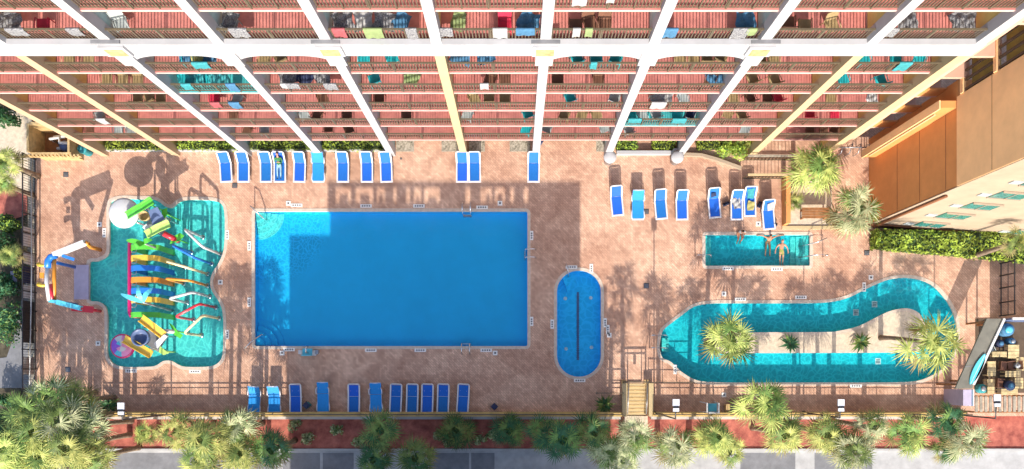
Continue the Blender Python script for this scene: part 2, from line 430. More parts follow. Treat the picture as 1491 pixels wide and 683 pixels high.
# ------------------------------------------------------------------ deck, ground, beds, walks
BX0, BX1 = GX(52), GX(1500)
DS = GY(606)                                             # south edge of the deck
nx0, nx1, ny = GX(911), GX(943), GY(558)
deck = [Vector(p) for p in ((BX0, DS), (nx0, DS), (nx0, ny), (nx1, ny), (nx1, DS), (BX1 + 12, DS), (BX1 + 12, 32), (BX0, 32))]
b = MB(); b.sheet(deck, 0, holes); b.strip(list(reversed(deck)), list(reversed(deck)), 0, -1.1) 
struct('pool_deck', b, 'deck_paver')
b = MB(); b.box(-600, 600, -600, 600, -1.9, -1.8); struct('ground', b, 'soil')
b = MB(); b.box(GX(120, -.6), GX(1600), GY(653, -.6), DS - .01, -1.2, -.60); struct('mulch_bed', b, 'mulch_red')
b = MB(); b.box(GX(112, -.9), GX(1640), -11.6, GY(656.2, -.9), -1.3, -.90); struct('boardwalk', b, 'concrete')
b = MB(); b.box(GX(112, -.6), GX(1640), GY(656, -.6), GY(653.2, -.6), -1.3, -.50); struct('bed_kerb', b, 'concrete')
b = MB()
for u0, u1 in ((163, 400), (412, 466), (470, 515), (625, 683), (686, 720), (1078, 1158), (1186, 1270)):
    b.box(GX(u0, -.9), GX(u1, -.9), -11, GY(659.5, -.9), -.95, -.895 + random.uniform(0, .002))
struct('boardwalk_panels', b, 'concrete_grey')
b = MB(); b.box(GX(908, -.9), GX(942, -.9), GY(653, -.6), DS - .02, -1.2, -.58); struct('garden_path', b, 'sand')
# west garden
b = MB(); b.box(-60, GX(40), -14, 30, -1.5, -.14); struct('garden_soil', b, 'soil')
b = MB(); b.prism(ccw(px2([(-20, 268), (2, 262), (38, 285), (38, 312), (20, 318), (-20, 312)])), -.2, -.10); struct('garden_mulch', b, 'mulch_red')
b = MB(); b.prism(ccw(px2([(-60, 262), (-60, 170), (15, 160), (45, 160), (41, 282), (5, 262)])), -.2, -.11); struct('garden_sand', b, 'sand')
b = MB(); b.prism(ccw(px2([(-60, 565), (-60, 530), (8, 520), (22, 480), (36, 400), (41, 330), (41, 565)])), -.2, -.12); struct('garden_path', b, 'concrete_grey')
b = MB(); b.box(GX(40.5), GX(53), GY(566), GY(196), -1.2, -.012); struct('side_walk', b, 'wood_grey')

# ------------------------------------------------------------------ the hotel
YB = 16871 / FPX
BAY = 4.70; XF = 1.22
fx = [XF + (i - 6) * BAY for i in range(11)]
zf = {1: 3.07, 2: 5.83, 3: 8.57, 4: 11.32, 5: 14.07, 6: 17.72, 7: 20.67, 8: 23.5}
ZT = 26.3; FW = .46; DEPTH = 1.9
BZ0, BZ1 = 16.70, 17.93
hotel = thing('hotel_building', 'white hotel with stacked red tiled balconies and slanting white columns along the top', 'hotel', (0, YB, 0))
cream = {0: 'peach_paint', 1: 'peach_paint', 5: 'cream_paint', 9: 'cream_paint', 10: 'cream_paint'}
for i, x in enumerate(fx):
    b = MB()
    if i in cream:
        b.box(x - FW / 2, x + FW / 2, YB - .18, YB + .35, 0, BZ0 + .1); b.build('column', cream[i], hotel)
        c = MB(); c.box(x - FW / 2 + .06, x + FW / 2 - .06, YB + .35, YB + DEPTH, .0, BZ0 + .1); c.build('balcony_divider', 'partition_olive_shade', hotel)
        c = MB(); c.box(x - FW / 2, x + FW / 2, YB - .18, YB + .35, BZ1 - .1, ZT); c.build('column', 'white_paint', hotel)
        c = MB(); c.box(x - FW / 2 + .06, x + FW / 2 - .06, YB + .35, YB + DEPTH, BZ1 - .1, ZT); c.build('balcony_divider', 'partition_olive_shade', hotel)
    else:
        b.box(x - FW / 2, x + FW / 2, YB - .18, YB + .35, 0, ZT); b.build('column', 'white_paint', hotel)
        c = MB(); c.box(x - FW / 2 + .06, x + FW / 2 - .06, YB + .35, YB + DEPTH, 0, ZT); c.build('balcony_divider', 'partition_teal_shade', hotel)
xl, xr = fx[0] - FW / 2, fx[10] + FW / 2
b = MB(); b.box(xl, xr, YB - .24, YB + .02, BZ0, BZ1)
for i in (2, 3, 6, 7):                                    # arched haunches under the beam
    a, c = fx[i] + FW / 2, fx[i + 1] - FW / 2; n = 14
    for s in (0, 1):
        prof = []
        for k in range(n + 1):
            t = k / n; prof.append((1.55 * t, .80 * (1 - math.sqrt(max(0, 1 - (1 - t) ** 2)))))
        vs = []; 
        for y in (YB - .23, YB):
            for d, z in prof:
                xx = a + d if s == 0 else c - d; vs += [(xx, y, BZ0 + .001), (xx, y, BZ0 - z)]
        m = 2 * (n + 1); fs = []
        for k in range(n):
            fs += [(2 * k, 2 * k + 1, 2 * k + 3, 2 * k + 2), (m + 2 * k, m + 2 * k + 2, m + 2 * k + 3, m + 2 * k + 1), (2 * k + 1, m + 2 * k + 1, m + 2 * k + 3, 2 * k + 3)]
        fs += [(0, m, m + 1, 1)]
        b.add(vs, fs)
for i in (2, 3, 4, 6, 7, 8): b.box(fx[i] - .40, fx[i] + .40, YB - .30, YB - .19, BZ0 - 1.0, BZ0 + .3)
b.build('facade_beam', 'white_paint', hotel)
for i in (2, 4, 6, 8):
    x = fx[i]
    c = MB(); c.box(x - .56, x + .56, YB - .36, YB - .241, BZ0 + .2, BZ1 - .03); br = c.build('beam_bracket', 'white_paint', hotel)
    c = MB(); c.box(x - .40, x + .40, YB - .375, YB - .361, BZ0 + .3, BZ1 - .25); c.build('recess_panel', 'wood_tan', br)
    c = MB(); c.box(x - .62, x + .62, YB - .34, YB - .19, BZ1 + .32, BZ1 + .40); c.build('flashing', 'concrete_grey', br)
for n, z in zf.items():
    b = MB(); b.box(xl + .01, xr - .01, YB - .0, YB + 9, z - .13, z); b.build('balcony_slab', 'slab_paint', hotel)
    for i in range(10):
        a, c = fx[i] + FW / 2 - .05, fx[i + 1] - FW / 2 + .05
        t = MB(); t.box(a, c, YB + .01, YB + DEPTH, z + .001, z + .012)
        special = (n, i) in ((4, 2), (2, 7))
        t.build('balcony_floor', 'teal_carpet' if special else 'balcony_tile', hotel)
        r = MB(); a += .05; c -= .05
        r.box(a, c, YB + .025, YB + .105, z + 1.02, z + 1.08); r.box(a, c, YB + .05, YB + .09, z + .10, z + .14)
        for k in range(1, 4): r.box(a + (c - a) * k / 4 - .03, a + (c - a) * k / 4 + .03, YB + .03, YB + .09, z + .012, z + 1.02)
        nb = 30
        for k in range(nb):
            x = a + (c - a) * (k + .5) / nb; r.box(x - .021, x + .021, YB + .048, YB + .080, z + .14, z + 1.02)
        r.build('railing', 'bronze_rail', hotel)
b = MB(); b.box(xl, xr, YB + DEPTH, YB + 9, 3.07, ZT); b.build('room_wall', 'room_wall', hotel)
b = MB(); b.box(xl, xr, YB + 2.6, YB + 9, 0, 2.83); b.build('ground_floor_wall', 'beige_wall', hotel)
for n, z in list(zf.items())[:7]:
    for i in range(10):
        d = MB(); xm = (fx[i] + fx[i + 1]) / 2
        d.box(xm - 1.3, xm + 1.3, YB + DEPTH - .03, YB + DEPTH + .02, z + .02, z + 2.2); d.build('sliding_door', 'glass_dark', hotel)
b = MB(); b.box(xl - .2, xr + .2, YB - .3, YB + 9.3, ZT, ZT + .5); b.build('roof', 'white_paint', hotel)
for i in (7, 8):
    p = P(888 if i == 7 else 986, 229, .9)
    b = MB(); b.lathe((p.x, p.y, 0), [(.30, 0), (.30, .85), (.40, .86), (.42, 1.0), (.34, 1.08), (.12, 1.14)], 20)
    b.box(p.x - .2, p.x + .2, p.y, p.y + .6, 0, .8)
    tag(recentre(b.build('pedestal', 'white_paint')), ('left' if i == 7 else 'right') + ' one of two round white pedestals at hotel column feet', 'pedestal', 'white column pedestals')

# ------------------------------------------------------------------ east wing
WX = 23.04
wing = thing('annex_building', 'orange hotel annex with cream end wall and teal windows at the right', 'building', (WX, 9.8, 0))
b = MB(); b.box(WX, WX + 12, 9.86, 15.4, 0, 10.6)
for z in (3.9, 6.6, 9.4): b.box(WX - .012, WX, 9.9, 13.94, z, z + .03, 1)
b.build('west_wall', ['orange_wall', 'brown_trim'], wing)
b = MB(); b.box(WX - .06, WX + 12, 9.83, 14.5, 10.601, 26)
for z in (13.7, 16.6, 19.5): b.box(WX - .07, WX - .059, 9.9, 14.5, z, z + .03, 1)
b.build('upper_wall', ['orange_lit', 'brown_trim'], wing)
b = MB(); b.box(22.2, WX - .001, 13.95, 14.32, 1.0, 10.55); f = b.build('wall_fin', 'orange_wall', wing)
b = MB(); b.box(22.12, 22.198, 13.9, 14.36, 1.0, 10.5); b.build('fin_cap', 'orange_lit', f)
b = MB(); b.box(22.3, 22.42, 13.86, 13.945, 1.6, 9.6); b.build('light_tube', 'cream_paint', f)
# cream south wall, slightly turned
so = [Vector((WX - .02, 9.78)), Vector((48, 7.75)), Vector((48, 9.8)), Vector((WX - .02, 9.82))]
b = MB(); b.prism(so, 0, 26); b.build('south_wall', 'beige_wall', wing)
sl = (7.75 - 9.78) / (48 - WX)
def SY(x): return 9.78 + sl * (x - WX)
for col_x in (25.4, 31.5):
    for k in range(8):
        z = 1.0 + 2.75 * k
        a, c = col_x, col_x + 1.7; ya, yc = SY(a), SY(c)
        b = MB(); b.bar((a, ya - .02, z + .7), (c, yc - .02, z + .7), .06, 1.3, up=(0, 0, 1)); w = b.build('window', 'window_teal', wing)
        b = MB()
        b.bar((a - .06, ya - .05, z - .02), (c + .06, yc - .05, z - .02), .08, .08); b.bar((a, ya - .07, z + 1.4), (c, yc - .07, z + 1.4), .10, .06)
        b.bar(((a + c) / 2, (ya + yc) / 2 - .06, z + .02), ((a + c) / 2, (ya + yc) / 2 - .06, z + 1.38), .05, .05); b.build('window_frame', 'beige_wall', w)
        b = MB(); b.bar((a - .7, SY(a - .7) - .03, z + .4), (a - .15, SY(a - .15) - .03, z + .4), .05, .5); b.build('vent', 'chair_grey', wing)
b = MB(); b.tube([(WX + .25, 9.66, 0), (WX + .25, 9.66, 9)], .09); b.build('downpipe', 'brown_trim', wing)
b = MB(); b.bar((WX - .05, 9.72, .35), (48, 7.69, .35), .12, .7); b.build('wall_base', 'brown_trim', wing)
# stairwell / breezeway between hotel and annex
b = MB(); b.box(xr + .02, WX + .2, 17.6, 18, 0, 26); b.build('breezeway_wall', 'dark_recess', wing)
b = MB(); b.box(xr + .02, xr + .75, YB + .2, YB + 3, 0, 26); b.box(xr + .76, xr + .86, YB + .25, YB + .5, 1, 13, 1); b.build('breezeway_pier', ['pink_wall', 'cream_paint'], wing)
for z in list(zf.values()):
    b = MB(); b.box(xr + .76, WX + .2, YB + .8, 17.6, z - .22, z); s = b.build('breezeway_floor', 'pink_wall', wing)
    if z < 10.5: b = MB(); b.box(xr + 1.3, WX - .001, YB + .80, YB + .9, z + .001, z + 1.0); b.build('parapet', 'orange_wall', s)
for z in (11.0, 13.9, 16.8, 19.7):
    b = MB(); b.box(WX - .12, WX + .05, 14.51, 16.4, z, z + .28); f = b.build('opening_frame', 'orange_lit', wing)
    b = MB(); b.box(WX + .35, WX + .45, 14.6, 16.4, z + .29, z + 2.6); b.build('opening_panel', 'olive_panel', f)
    b = MB()
    for k in range(4): b.box(WX - .02, WX + .08, 14.6 + k * .48, 14.72 + k * .48, z + .29, z + 2.6)
    b.build('slats', 'dark_recess', f)
b = MB(); b.box(WX - .3, WX + 25, 9.9, 19, 26, 26.4); b.build('roof', 'orange_lit', wing)

# ------------------------------------------------------------------ building across the boardwalk that shades the pool
YC = -12.0; T = math.tan(R(32))
def ht(v): return (GY(v) - YC) * T
bb = thing('beach_building', 'pale tall building across the boardwalk that shades the main pool', 'building', (GX(650), YC - 6, 0))
X0, X1, X2, X3, X4 = GX(417), GX(477), GX(845), GX(884), 0
h1, h2, h3 = ht(364), ht(264), ht(415)
b = MB(); b.box(X0, X1, YC - 12, YC, -1.5, h1); b.box(X1, X2, YC - 12, YC - .001, -1.5, h2 - .85); b.box(X2, X3, YC - 12, YC - .002, -1.5, h3)
b.build('wall', 'beige_wall', bb)
b = MB(); b.box(X1, X2, YC - .25, YC + .01, h2 - .12, h2)
light_gaps = [(489, 511), (518, 543), (549, 560), (573, 577), (592, 597), (603, 613), (618, 640), (678, 686), (700, 704), (705, 716), (721, 735), (743, 748), (763, 769)]  # openings of the unseen parapet, shaped to throw light patches on the deck
xs = X1
for u0, u1 in light_gaps:
    b.box(xs, GX(u0), YC - .22, YC, h2 - .86, h2 - .12); xs = GX(u1)
    if u1 - u0 > 9:
        q = random.choice((0, 1)); w = GX(u1) - GX(u0); b.box(GX(u0) + w * .25, GX(u0) + w * .8, YC - .2, YC - .02, h2 - .86, h2 - (.62 if q else .5))
b.box(xs, X2, YC - .22, YC, h2 - .86, h2 - .12)
b.build('light_gap_parapet', 'white_paint', bb)
for k in range(4):
    for i in range(6):
        w = MB(); x = X1 + 1.2 + i * 2.6; z = 1.2 + k * 3.0
        w.box(x, x + 1.4, YC - .02, YC + .03, z, z + 1.5); w.build('window', 'glass_dark', bb)
# ------------------------------------------------------------------ palms
def leaflet(b, base, d, side, L, w, droop, mi):
    up = side.cross(d).normalized()
    p0 = base; p1 = base + d * L * .5 - Vector((0, 0, droop * L * .12)); p2 = base + d * L - Vector((0, 0, droop * L * .5))
    vs = [p0 - side * w * .25, p0 + side * w * .25, p1 + side * w * .5, p1 + up * w * .22, p1 - side * w * .5, p2]
    b.add(vs, [(0, 1, 2, 3), (0, 3, 4), (3, 2, 5), (4, 3, 5)], mi)
def fan_crown(seed, Rr, nf, mats, dead=5):
    rnd = random.Random(seed); b = MB()
    for k in range(nf + dead):
        az = k * 2.39996 + rnd.uniform(-.35, .35)
        t = (k + .3) / nf
        el = R(78 - 80 * t) + rnd.uniform(-.12, .12) if k < nf else R(rnd.uniform(-50, -28))
        mi = 2 if k >= nf else (0 if rnd.random() < .66 else 1)
        d = Vector((math.cos(az) * math.cos(el), math.sin(az) * math.cos(el), math.sin(el)))
        pl = Rr * rnd.uniform(.50, .66); tip = d * pl - Vector((0, 0, .16 * pl))
        s = d.cross(Vector((0, 0, 1))); s = s.normalized() if s.length > .05 else Vector((math.cos(az + 1.57), math.sin(az + 1.57), 0))
        b.tube([(0, 0, 0), d * pl * .5, tip], [.03, .022, .016], 4, mi)
        fd = Vector((math.cos(az), math.sin(az), rnd.uniform(-.55, .25) + .5 * math.sin(el))).normalized()
        s = (s - fd * s.dot(fd)).normalized(); s = (s + s.cross(fd) * rnd.uniform(-.55, .55)).normalized()
        nl = 19; L = Rr * rnd.uniform(.46, .64)
        for j in range(nl):
            a = R(-128 + 256 * j / (nl - 1) + rnd.uniform(-5, 5))
            ld = fd * math.cos(a) + s * math.sin(a); ls = (s * math.cos(a) - fd * math.sin(a))
            LL = L * (1 - .22 * abs(a / 2.2) ** 2) * rnd.uniform(.85, 1.1)
            leaflet(b, tip, ld.normalized(), ls.normalized(), LL, .066 * Rr / 1.6, rnd.uniform(.2, .9), mi)
    for k in range(7):
        az = k * .9; fd = Vector((math.cos(az) * .6, math.sin(az) * .6, .55)).normalized(); s = Vector((-math.sin(az), math.cos(az), 0))
        for j in range(9):
            a = R(-75 + 150 * j / 8); leaflet(b, fd * .12, (fd * math.cos(a) + s * math.sin(a)).normalized(), (s * math.cos(a) - fd * math.sin(a)).normalized(), Rr * .36, .07, .3, k % 2)
    for j in range(11):
        a = j * 2.3; leaflet(b, Vector((0, 0, .22 + .012 * j)), Vector((math.cos(a), math.sin(a), .15 + .09 * (j % 4))).normalized(), Vector((-math.sin(a), math.cos(a), 0)), Rr * .27, .085, .4, j % 2)
    b.lathe((0, 0, -.35), [(.10, 0), (.12, .2), (.07, .36), (.02, .5)], 8, 0)
    me = b.build('crown', mats, fixn=False); m = me.data; bpy.data.objects.remove(me); return m
KIND = {'lime': ['leaf_lime', 'leaf_green', 'leaf_dead'], 'green': ['leaf_green', 'leaf_dark', 'leaf_dead'], 'silver': ['leaf_silver', 'leaf_green', 'leaf_dead']}
crowns = {k: [fan_crown(100 * i + j, 1.66, (11, 14, 10, 12)[j], KIND[k]) for j in range(4)] for i, k in enumerate(KIND)}
pc = 0
def palm(u, v, z, kind, label, size=1.0, lean=(0, 0), base=0.0, group='fan palms along the walk', rt=.13, crown=None):
    """crown centre seen at u,v at height z; lean is how far the foot stands from below the crown"""
    global pc
    c = P(u, v, z); foot = Vector((c.x + lean[0], c.y + lean[1], base))
    root = thing('palm_tree', label, 'palm tree', foot, 0, group)
    h = z - base; rel = Vector((-lean[0], -lean[1], h))
    t = MB(); N = 7; pts = []; rad = []
    for k in range(N):
        s = k / (N - 1); pts.append(Vector((rel.x * s ** 1.4, rel.y * s ** 1.4, rel.z * s))); rad.append(rt * (1.35 - .45 * s) * (1.0 if k else 1.25))
    t.tube(pts, rad, 9); t.build('trunk', 'bark', root, world=False)
    o = bpy.data.objects.new('crown', crown or random.choice(crowns[kind])); COL.objects.link(o); o.parent = root; o.location = rel
    o.rotation_euler = (random.uniform(-.12, .12), random.uniform(-.12, .12), random.uniform(0, 6.28)); o.scale = (size,) * 3
    return root
AN = {'lime': 'yellow-green', 'green': 'dark green', 'silver': 'grey-green'}
# the row in the red mulch bed, from west to east
row = [(213, 632, 1.6, 'lime', .62), (262, 628, 5.2, 'lime', .92), (300, 640, 5.9, 'lime', 1.05), (345, 622, 4.9, 'silver', .95), (352, 660, 4.8, 'lime', 1.0), (396, 655, 4.3, 'green', .9),
       (292, 672, 5.2, 'lime', .95), (553, 625, 5.4, 'green', .92), (546, 668, 4.6, 'green', .85), (607, 668, 5.8, 'green', .92), (665, 627, 1.2, 'green', .9), (742, 626, 1.2, 'green', .85),
       (790, 632, 4.0, 'green', .8), (818, 640, 5.2, 'green', .95), (862, 628, 5.0, 'green', .85), (884, 655, 4.5, 'silver', .95), (925, 636, 5.8, 'silver', .9), (905, 672, 5.0, 'silver', .8),
       (982, 650, 5.6, 'silver', 1.0), (1040, 636, 5.4, 'lime', .92), (1060, 655, 4.6, 'lime', .8), (1112, 588, 6.3, 'lime', 1.15), (1142, 632, 5.2, 'lime', .95), (1203, 632, 5.0, 'lime', .92),
       (1240, 656, 5.6, 'silver', .95), (1268, 622, 5.4, 'silver', .78), (1322, 634, 5.6, 'lime', .95), (1378, 612, 5.5, 'green', .85), (1408, 640, 6.0, 'silver', .98), (1378, 655, 4.6, 'green', .7)]
row.sort()
for k, (u, v, z, kd, sz) in enumerate(row):
    tall = 'low ' if z < 2 else ''
    palm(u, v, z, kd, f'{tall}{AN[kd]} fan palm in the red mulch bed, {ORD[k] if k < 24 else "number " + str(k + 1)} from the west end', sz * .92, (random.uniform(-.25, .25), random.uniform(-.2, .2)), -.62)
# the south-west thicket
west = [(75, 577, 5.4, 'silver', .95), (110, 582, 5.0, 'lime', .8), (40, 598, 5.8, 'lime', .95), (92, 612, 6.2, 'silver', 1.05), (128, 618, 5.2, 'silver', .9), (55, 628, 6.0, 'lime', 1.05), (20, 622, 5.4, 'green', .9),
        (15, 655, 6.2, 'lime', 1.05), (62, 664, 5.6, 'lime', 1.0), (105, 650, 6.2, 'lime', 1.05), (132, 668, 5.4, 'lime', .9), (85, 682, 4.8, 'silver', .9), (-15, 640, 5.0, 'lime', 1.0), (40, 690, 5, 'lime', 1.0)]
west.sort()
for k, (u, v, z, kd, sz) in enumerate(west):
    palm(u, v, z, kd, f'{AN[kd]} fan palm crowded in the south-west thicket, {ORD[k]} from the west', sz, (random.uniform(-.3, .3), random.uniform(-.2, .2)), -.9, 'palms of the south-west thicket')
palm(1062, 497, 4.6, 'lime', 'bushy yellow-green palm on the west tip of the sand island', 1.08, (-.3, 0), .03, 'palms by the lazy river')
r = P(1282, 492, 0); c = P(1356, 500, 6.3)
palm(1356, 500, 6.3, 'lime', 'leaning palm with bare trunk on the east end of the sand island', 1.15, (r.x - c.x, r.y - c.y), .03, 'palms by the lazy river', .11, fan_crown(77, 1.75, 9, ['leaf_lime', 'leaf_lime', 'leaf_dead'], 3))
palm(1190, 246, 4.2, 'lime', 'tall yellow-green palm beside the brown table in the planter', 1.12, (0, .1), 0, 'palms in the planter by the annex')
palm(1246, 305, 4.0, 'silver', 'grey-green palm in front of the orange annex wall', 1.1, (-.1, 0), 0, 'palms in the planter by the annex')
palm(1157, 294, .8, 'lime', 'small low palm beside the orange planter wall', .42, (0, 0), .02, 'palms in the planter by the annex', .07)
palm(6, 236, 3.5, 'lime', 'yellow-green palm at the photo edge by the pale sand', .66, (0, 0), -.14, 'palms in the west garden')
palm(4, 268, 3.0, 'lime', 'small yellow-green palm at the photo edge by the red mulch', .5, (0, 0), -.14, 'palms in the west garden')
palm(16, 372, 2.0, 'lime', 'small yellow palm between the dark west shrubs', .5, (0, 0), -.14, 'palms in the west garden')
palm(1480, 352, 5.0, 'lime', 'yellow palm over the hedge at the cream annex wall', .6, (0, -.2), 0, 'palms by the lazy river')
# star shaped cycads
def rosette(seed, Rr, n, mats):
    rnd = random.Random(seed); b = MB()
    for k in range(n):
        az = 2 * math.pi * k / n + rnd.uniform(-.1, .1); el = R(rnd.choice((18, 32, 50)))
        d = Vector((math.cos(az) * math.cos(el), math.sin(az) * math.cos(el), math.sin(el))); s = Vector((-math.sin(az), math.cos(az), 0))
        L = Rr * rnd.uniform(.85, 1.1); mi = rnd.choice((0, 0, 1)); vs = []
        for j in range(6):
            t = j / 5; p = d * L * t - Vector((0, 0, .45 * L * t * t)); w = .085 * Rr * (.5 + .8 * math.sin(math.pi * min(1, t + .2))) * (1 - t ** 3); u = Vector((0, 0, .35 * w))
            vs += [p - s * w, p - u, p + s * w]
        b.add(vs, [(3 * j + q, 3 * j + q + 1, 3 * j + q + 4, 3 * j + q + 3) for j in range(5) for q in (0, 1)], mi)
    m = b.build('fronds', mats, fixn=False); d = m.data; bpy.data.objects.remove(m); return d
cyc = [rosette(5, .95, 20, ['leaf_green', 'leaf_dark']), rosette(6, .95, 18, ['leaf_dark', 'leaf_green'])]
for u, v, s, lab in ((880, 590, 1.0, 'star shaped dark cycad on the deck left of the staircase'), (1150, 501, .9, 'star shaped cycad in the middle of the sand island'),
                     (1253, 498, .95, 'star shaped cycad on the sand island near the leaning palm'), (158, 590, 1.0, 'dark green cycad beside the white lamp in the south-west corner')):
    p = P(u, v, .35); root = thing('cycad_plant', lab, 'plant', (p.x, p.y, 0), random.uniform(0, 6), 'cycads around the pools')
    t = MB(); t.tube([(0, 0, 0), (0, 0, .2), (0, 0, .38)], [.14, .16, .1], 8); t.build('stem', 'bark', root, world=False)
    o = bpy.data.objects.new('fronds', random.choice(cyc)); COL.objects.link(o); o.parent = root; o.location = (0, 0, .36); o.scale = (s,) * 3

# ------------------------------------------------------------------ hedges and shrubs
def leafmass(fn, n, size, seed, b=None):
    """n small leaves at points fn(rnd) -> (point, normal)"""
    rnd = random.Random(seed); b = b or MB()
    for k in range(n):
        p, nr = fn(rnd); nr = (nr + Vector((rnd.uniform(-.8, .8), rnd.uniform(-.8, .8), rnd.uniform(-.5, .8)))).normalized()
        x = nr.orthogonal().normalized(); a = rnd.uniform(0, 6.28); y = nr.cross(x); d = x * math.cos(a) + y * math.sin(a); e = nr.cross(d)
        s = size * rnd.uniform(.6, 1.3)
        b.add([p - d * s * .5, p + e * s * .26, p + d * s * .6 - nr * s * .12, p - e * s * .26], [(0, 1, 2, 3)], 0 if rnd.random() < .72 else 1)
    return b
def hedge(quad, z0, h, label, group, size=.13, dens=210, seed=1, mats=('hedge_leaf', 'hedge_leaf_dark')):
    q = [Vector((p[0], p[1], 0)) for p in quad]; c = sum(q, Vector()) / 4
    root = thing('hedge', label, 'hedge', (c.x, c.y, z0), 0, group)
    k = MB(); k.prism(ccw([c + (p - c) * .93 for p in q]), z0, z0 + h * .8); k.build('branches', 'hedge_core', root)
    L1 = ((q[1] - q[0]).length + (q[2] - q[3]).length) / 2; L2 = ((q[3] - q[0]).length + (q[2] - q[1]).length) / 2
    at = L1 * L2; as_ = 2 * (L1 + L2) * h
    bumps = [(random.Random(seed + 7).uniform(0, 9), random.Random(seed + 9).uniform(0, 9))]
    def f(r):
        if r.random() < at / (at + as_ * .6):
            s, t = r.random(), r.random(); z = h * (1 + .10 * math.sin(s * L1 * 1.9 + bumps[0][0]) + .08 * math.sin(s * L1 * 5 + t * 4)) * (1 - .25 * (2 * abs(t - .5)) ** 4); nr = Vector((0, 0, 1))
        else:
            e = r.randrange(4); x = r.random(); s, t = ((x, 0), (1, x), (x, 1), (0, x))[e]; z = h * r.random() ** .7; nr = Vector(((0, -1, 0), (1, 0, 0), (0, 1, 0), (-1, 0, 0))[e])
        p = (q[0] * (1 - s) + q[1] * s) * (1 - t) + (q[3] * (1 - s) + q[2] * s) * t
        return p + Vector((r.uniform(-.06, .06), r.uniform(-.06, .06), z0 + z)), nr
    b = leafmass(f, int((at + as_ * .6) * dens), size, seed); b.build('leaves', list(mats), root, fixn=False)
    return root
hb = [(0.0, 0, 1), (0, 1, 2), (0, 2, 3), (0, 3, 4), (0, 7, 8)]
names = ['below the first balcony bay at the west end', 'below the second bay from the west end', 'below the third bay, behind the first loungers', 'below the fourth bay, behind the blue loungers']
for i in range(4):
    a, c = fx[i] + .35, fx[i + 1] - .35
    hedge([(a, YB + .12), (c, YB + .12), (c, YB + 1.5), (a, YB + 1.5)], 0, .75, 'clipped green hedge ' + names[i], 'hedges along the hotel foot', seed=20 + i)
for k, (u0, u1, lab) in enumerate(((896, 926, 'short hedge between the left pedestal and the doorstep'), (949, 981, 'short hedge between the doorstep and the right pedestal'), (1013, 1050, 'short hedge east of the right pedestal'))):
    hedge([(GX(u0), GY(219)), (GX(u1), GY(219)), (GX(u1), GY(199)), (GX(u0), GY(199))], 0, .65, lab, 'hedges along the hotel foot', seed=30 + k)
hedge([(GX(1267), GY(364)), (GX(1500), GY(385)), (GX(1500), GY(345)), (GX(1267), GY(338))], 0, 1.15, 'long bright green hedge along the cream annex wall', 'hedge by the annex', .2, 150, 41)
def shrub(u, v, z0, rx, ry, h, label, group, mats, seed, size=.16, n=900):
    p = P(u, v, h * .5); root = thing('shrub', label, 'shrub', (p.x, p.y, z0), 0, group)
    k = MB(); k.tube([(p.x, p.y, z0), (p.x + .03, p.y, z0 + h * .3), (p.x, p.y + .04, z0 + h * .6)], [.07, .06, .03], 6)
    for j in range(5):
        a = j * 1.26; k.tube([(p.x, p.y, z0 + h * .25), (p.x + rx * .6 * math.cos(a), p.y + ry * .6 * math.sin(a), z0 + h * .7)], [.035, .012], 5)
    k.build('stem', 'bark', root)
    cl = [(random.Random(seed + j).uniform(-.55, .55), random.Random(seed * 3 + j).uniform(-.55, .55), random.Random(seed * 7 + j).uniform(.35, .62)) for j in range(7)]
    def f(r):
        cx, cy, cr = cl[r.randrange(7)]
        d = Vector((r.gauss(0, 1), r.gauss(0, 1), abs(r.gauss(0, 1)) + .05)).normalized() * (r.uniform(.65, 1.05))
        return Vector((p.x + rx * (cx + cr * d.x), p.y + ry * (cy + cr * d.y), z0 + h * (.25 + .72 * d.z * (.8 + cr * .3)))), d
    leafmass(f, n, size, seed).build('leaves', list(mats), root, fixn=False); return root
shrub(1065, 217, 0, 1.0, .8, 1.0, 'round green shrub beside the gated passage', 'shrubs by the passage', ('hedge_leaf', 'leaf_green'), 51, n=1500)
shrub(1082, 208, 0, .5, .4, .9, 'small lime shrub under the hotel slab by the passage', 'shrubs by the passage', ('leaf_lime', 'hedge_leaf'), 52, n=500)
D = ('leaf_dark', 'hedge_leaf_dark'); M2 = ('hedge_leaf_dark', 'hedge_leaf')
for k, (u, v, rx, ry, h, m, lab) in enumerate(((10, 325, .8, .7, 1.6, M2, 'bright leafy shrub at the south edge of the west mulch'), (8, 360, 1.1, 1.2, 2.0, D, 'dark shrub beside the small yellow palm in the west garden'),
        (4, 415, 1.0, 1.2, 1.8, D, 'dark shrub left of the lilac bench'), (12, 470, 1.2, 1.7, 2.4, ('leaf_dark', 'leaf_green'), 'large rounded green shrub west of the side walk'),
        (14, 585, 1.3, .7, 1.6, ('leaf_dark', 'leaf_green'), 'dark broadleaf shrub at the north edge of the thicket'), (3, 165, 1.1, .8, 2.2, D, 'dark shrub at the photo edge under the last balconies'),
        (30, 395, .4, .5, 1.0, M2, 'low shrub just north of the lilac bench'))):
    shrub(u, v, -.14, rx, ry, h, lab, 'shrubs in the west garden', m, 60 + k, .2, 1400)
# plants in the shaded mulch
for k, (u, v) in enumerate(((425, 622), (445, 640), (487, 628), (520, 642), (700, 640), (640, 632), (655, 645), (720, 636))):
    shrub(u, v, -.6, .55, .45, .7, f'low grey shrub in the shaded mulch bed, {ORD[k]} built from the palms at its west end' if False else f'low grey shrub in the shaded stretch of mulch, {ORD[sorted((425, 445, 487, 520, 700, 640, 655, 720)).index(u)]} from the west', 'low shrubs in the shaded mulch', ('leaf_silver', 'leaf_green'), 80 + k, .18, 260)
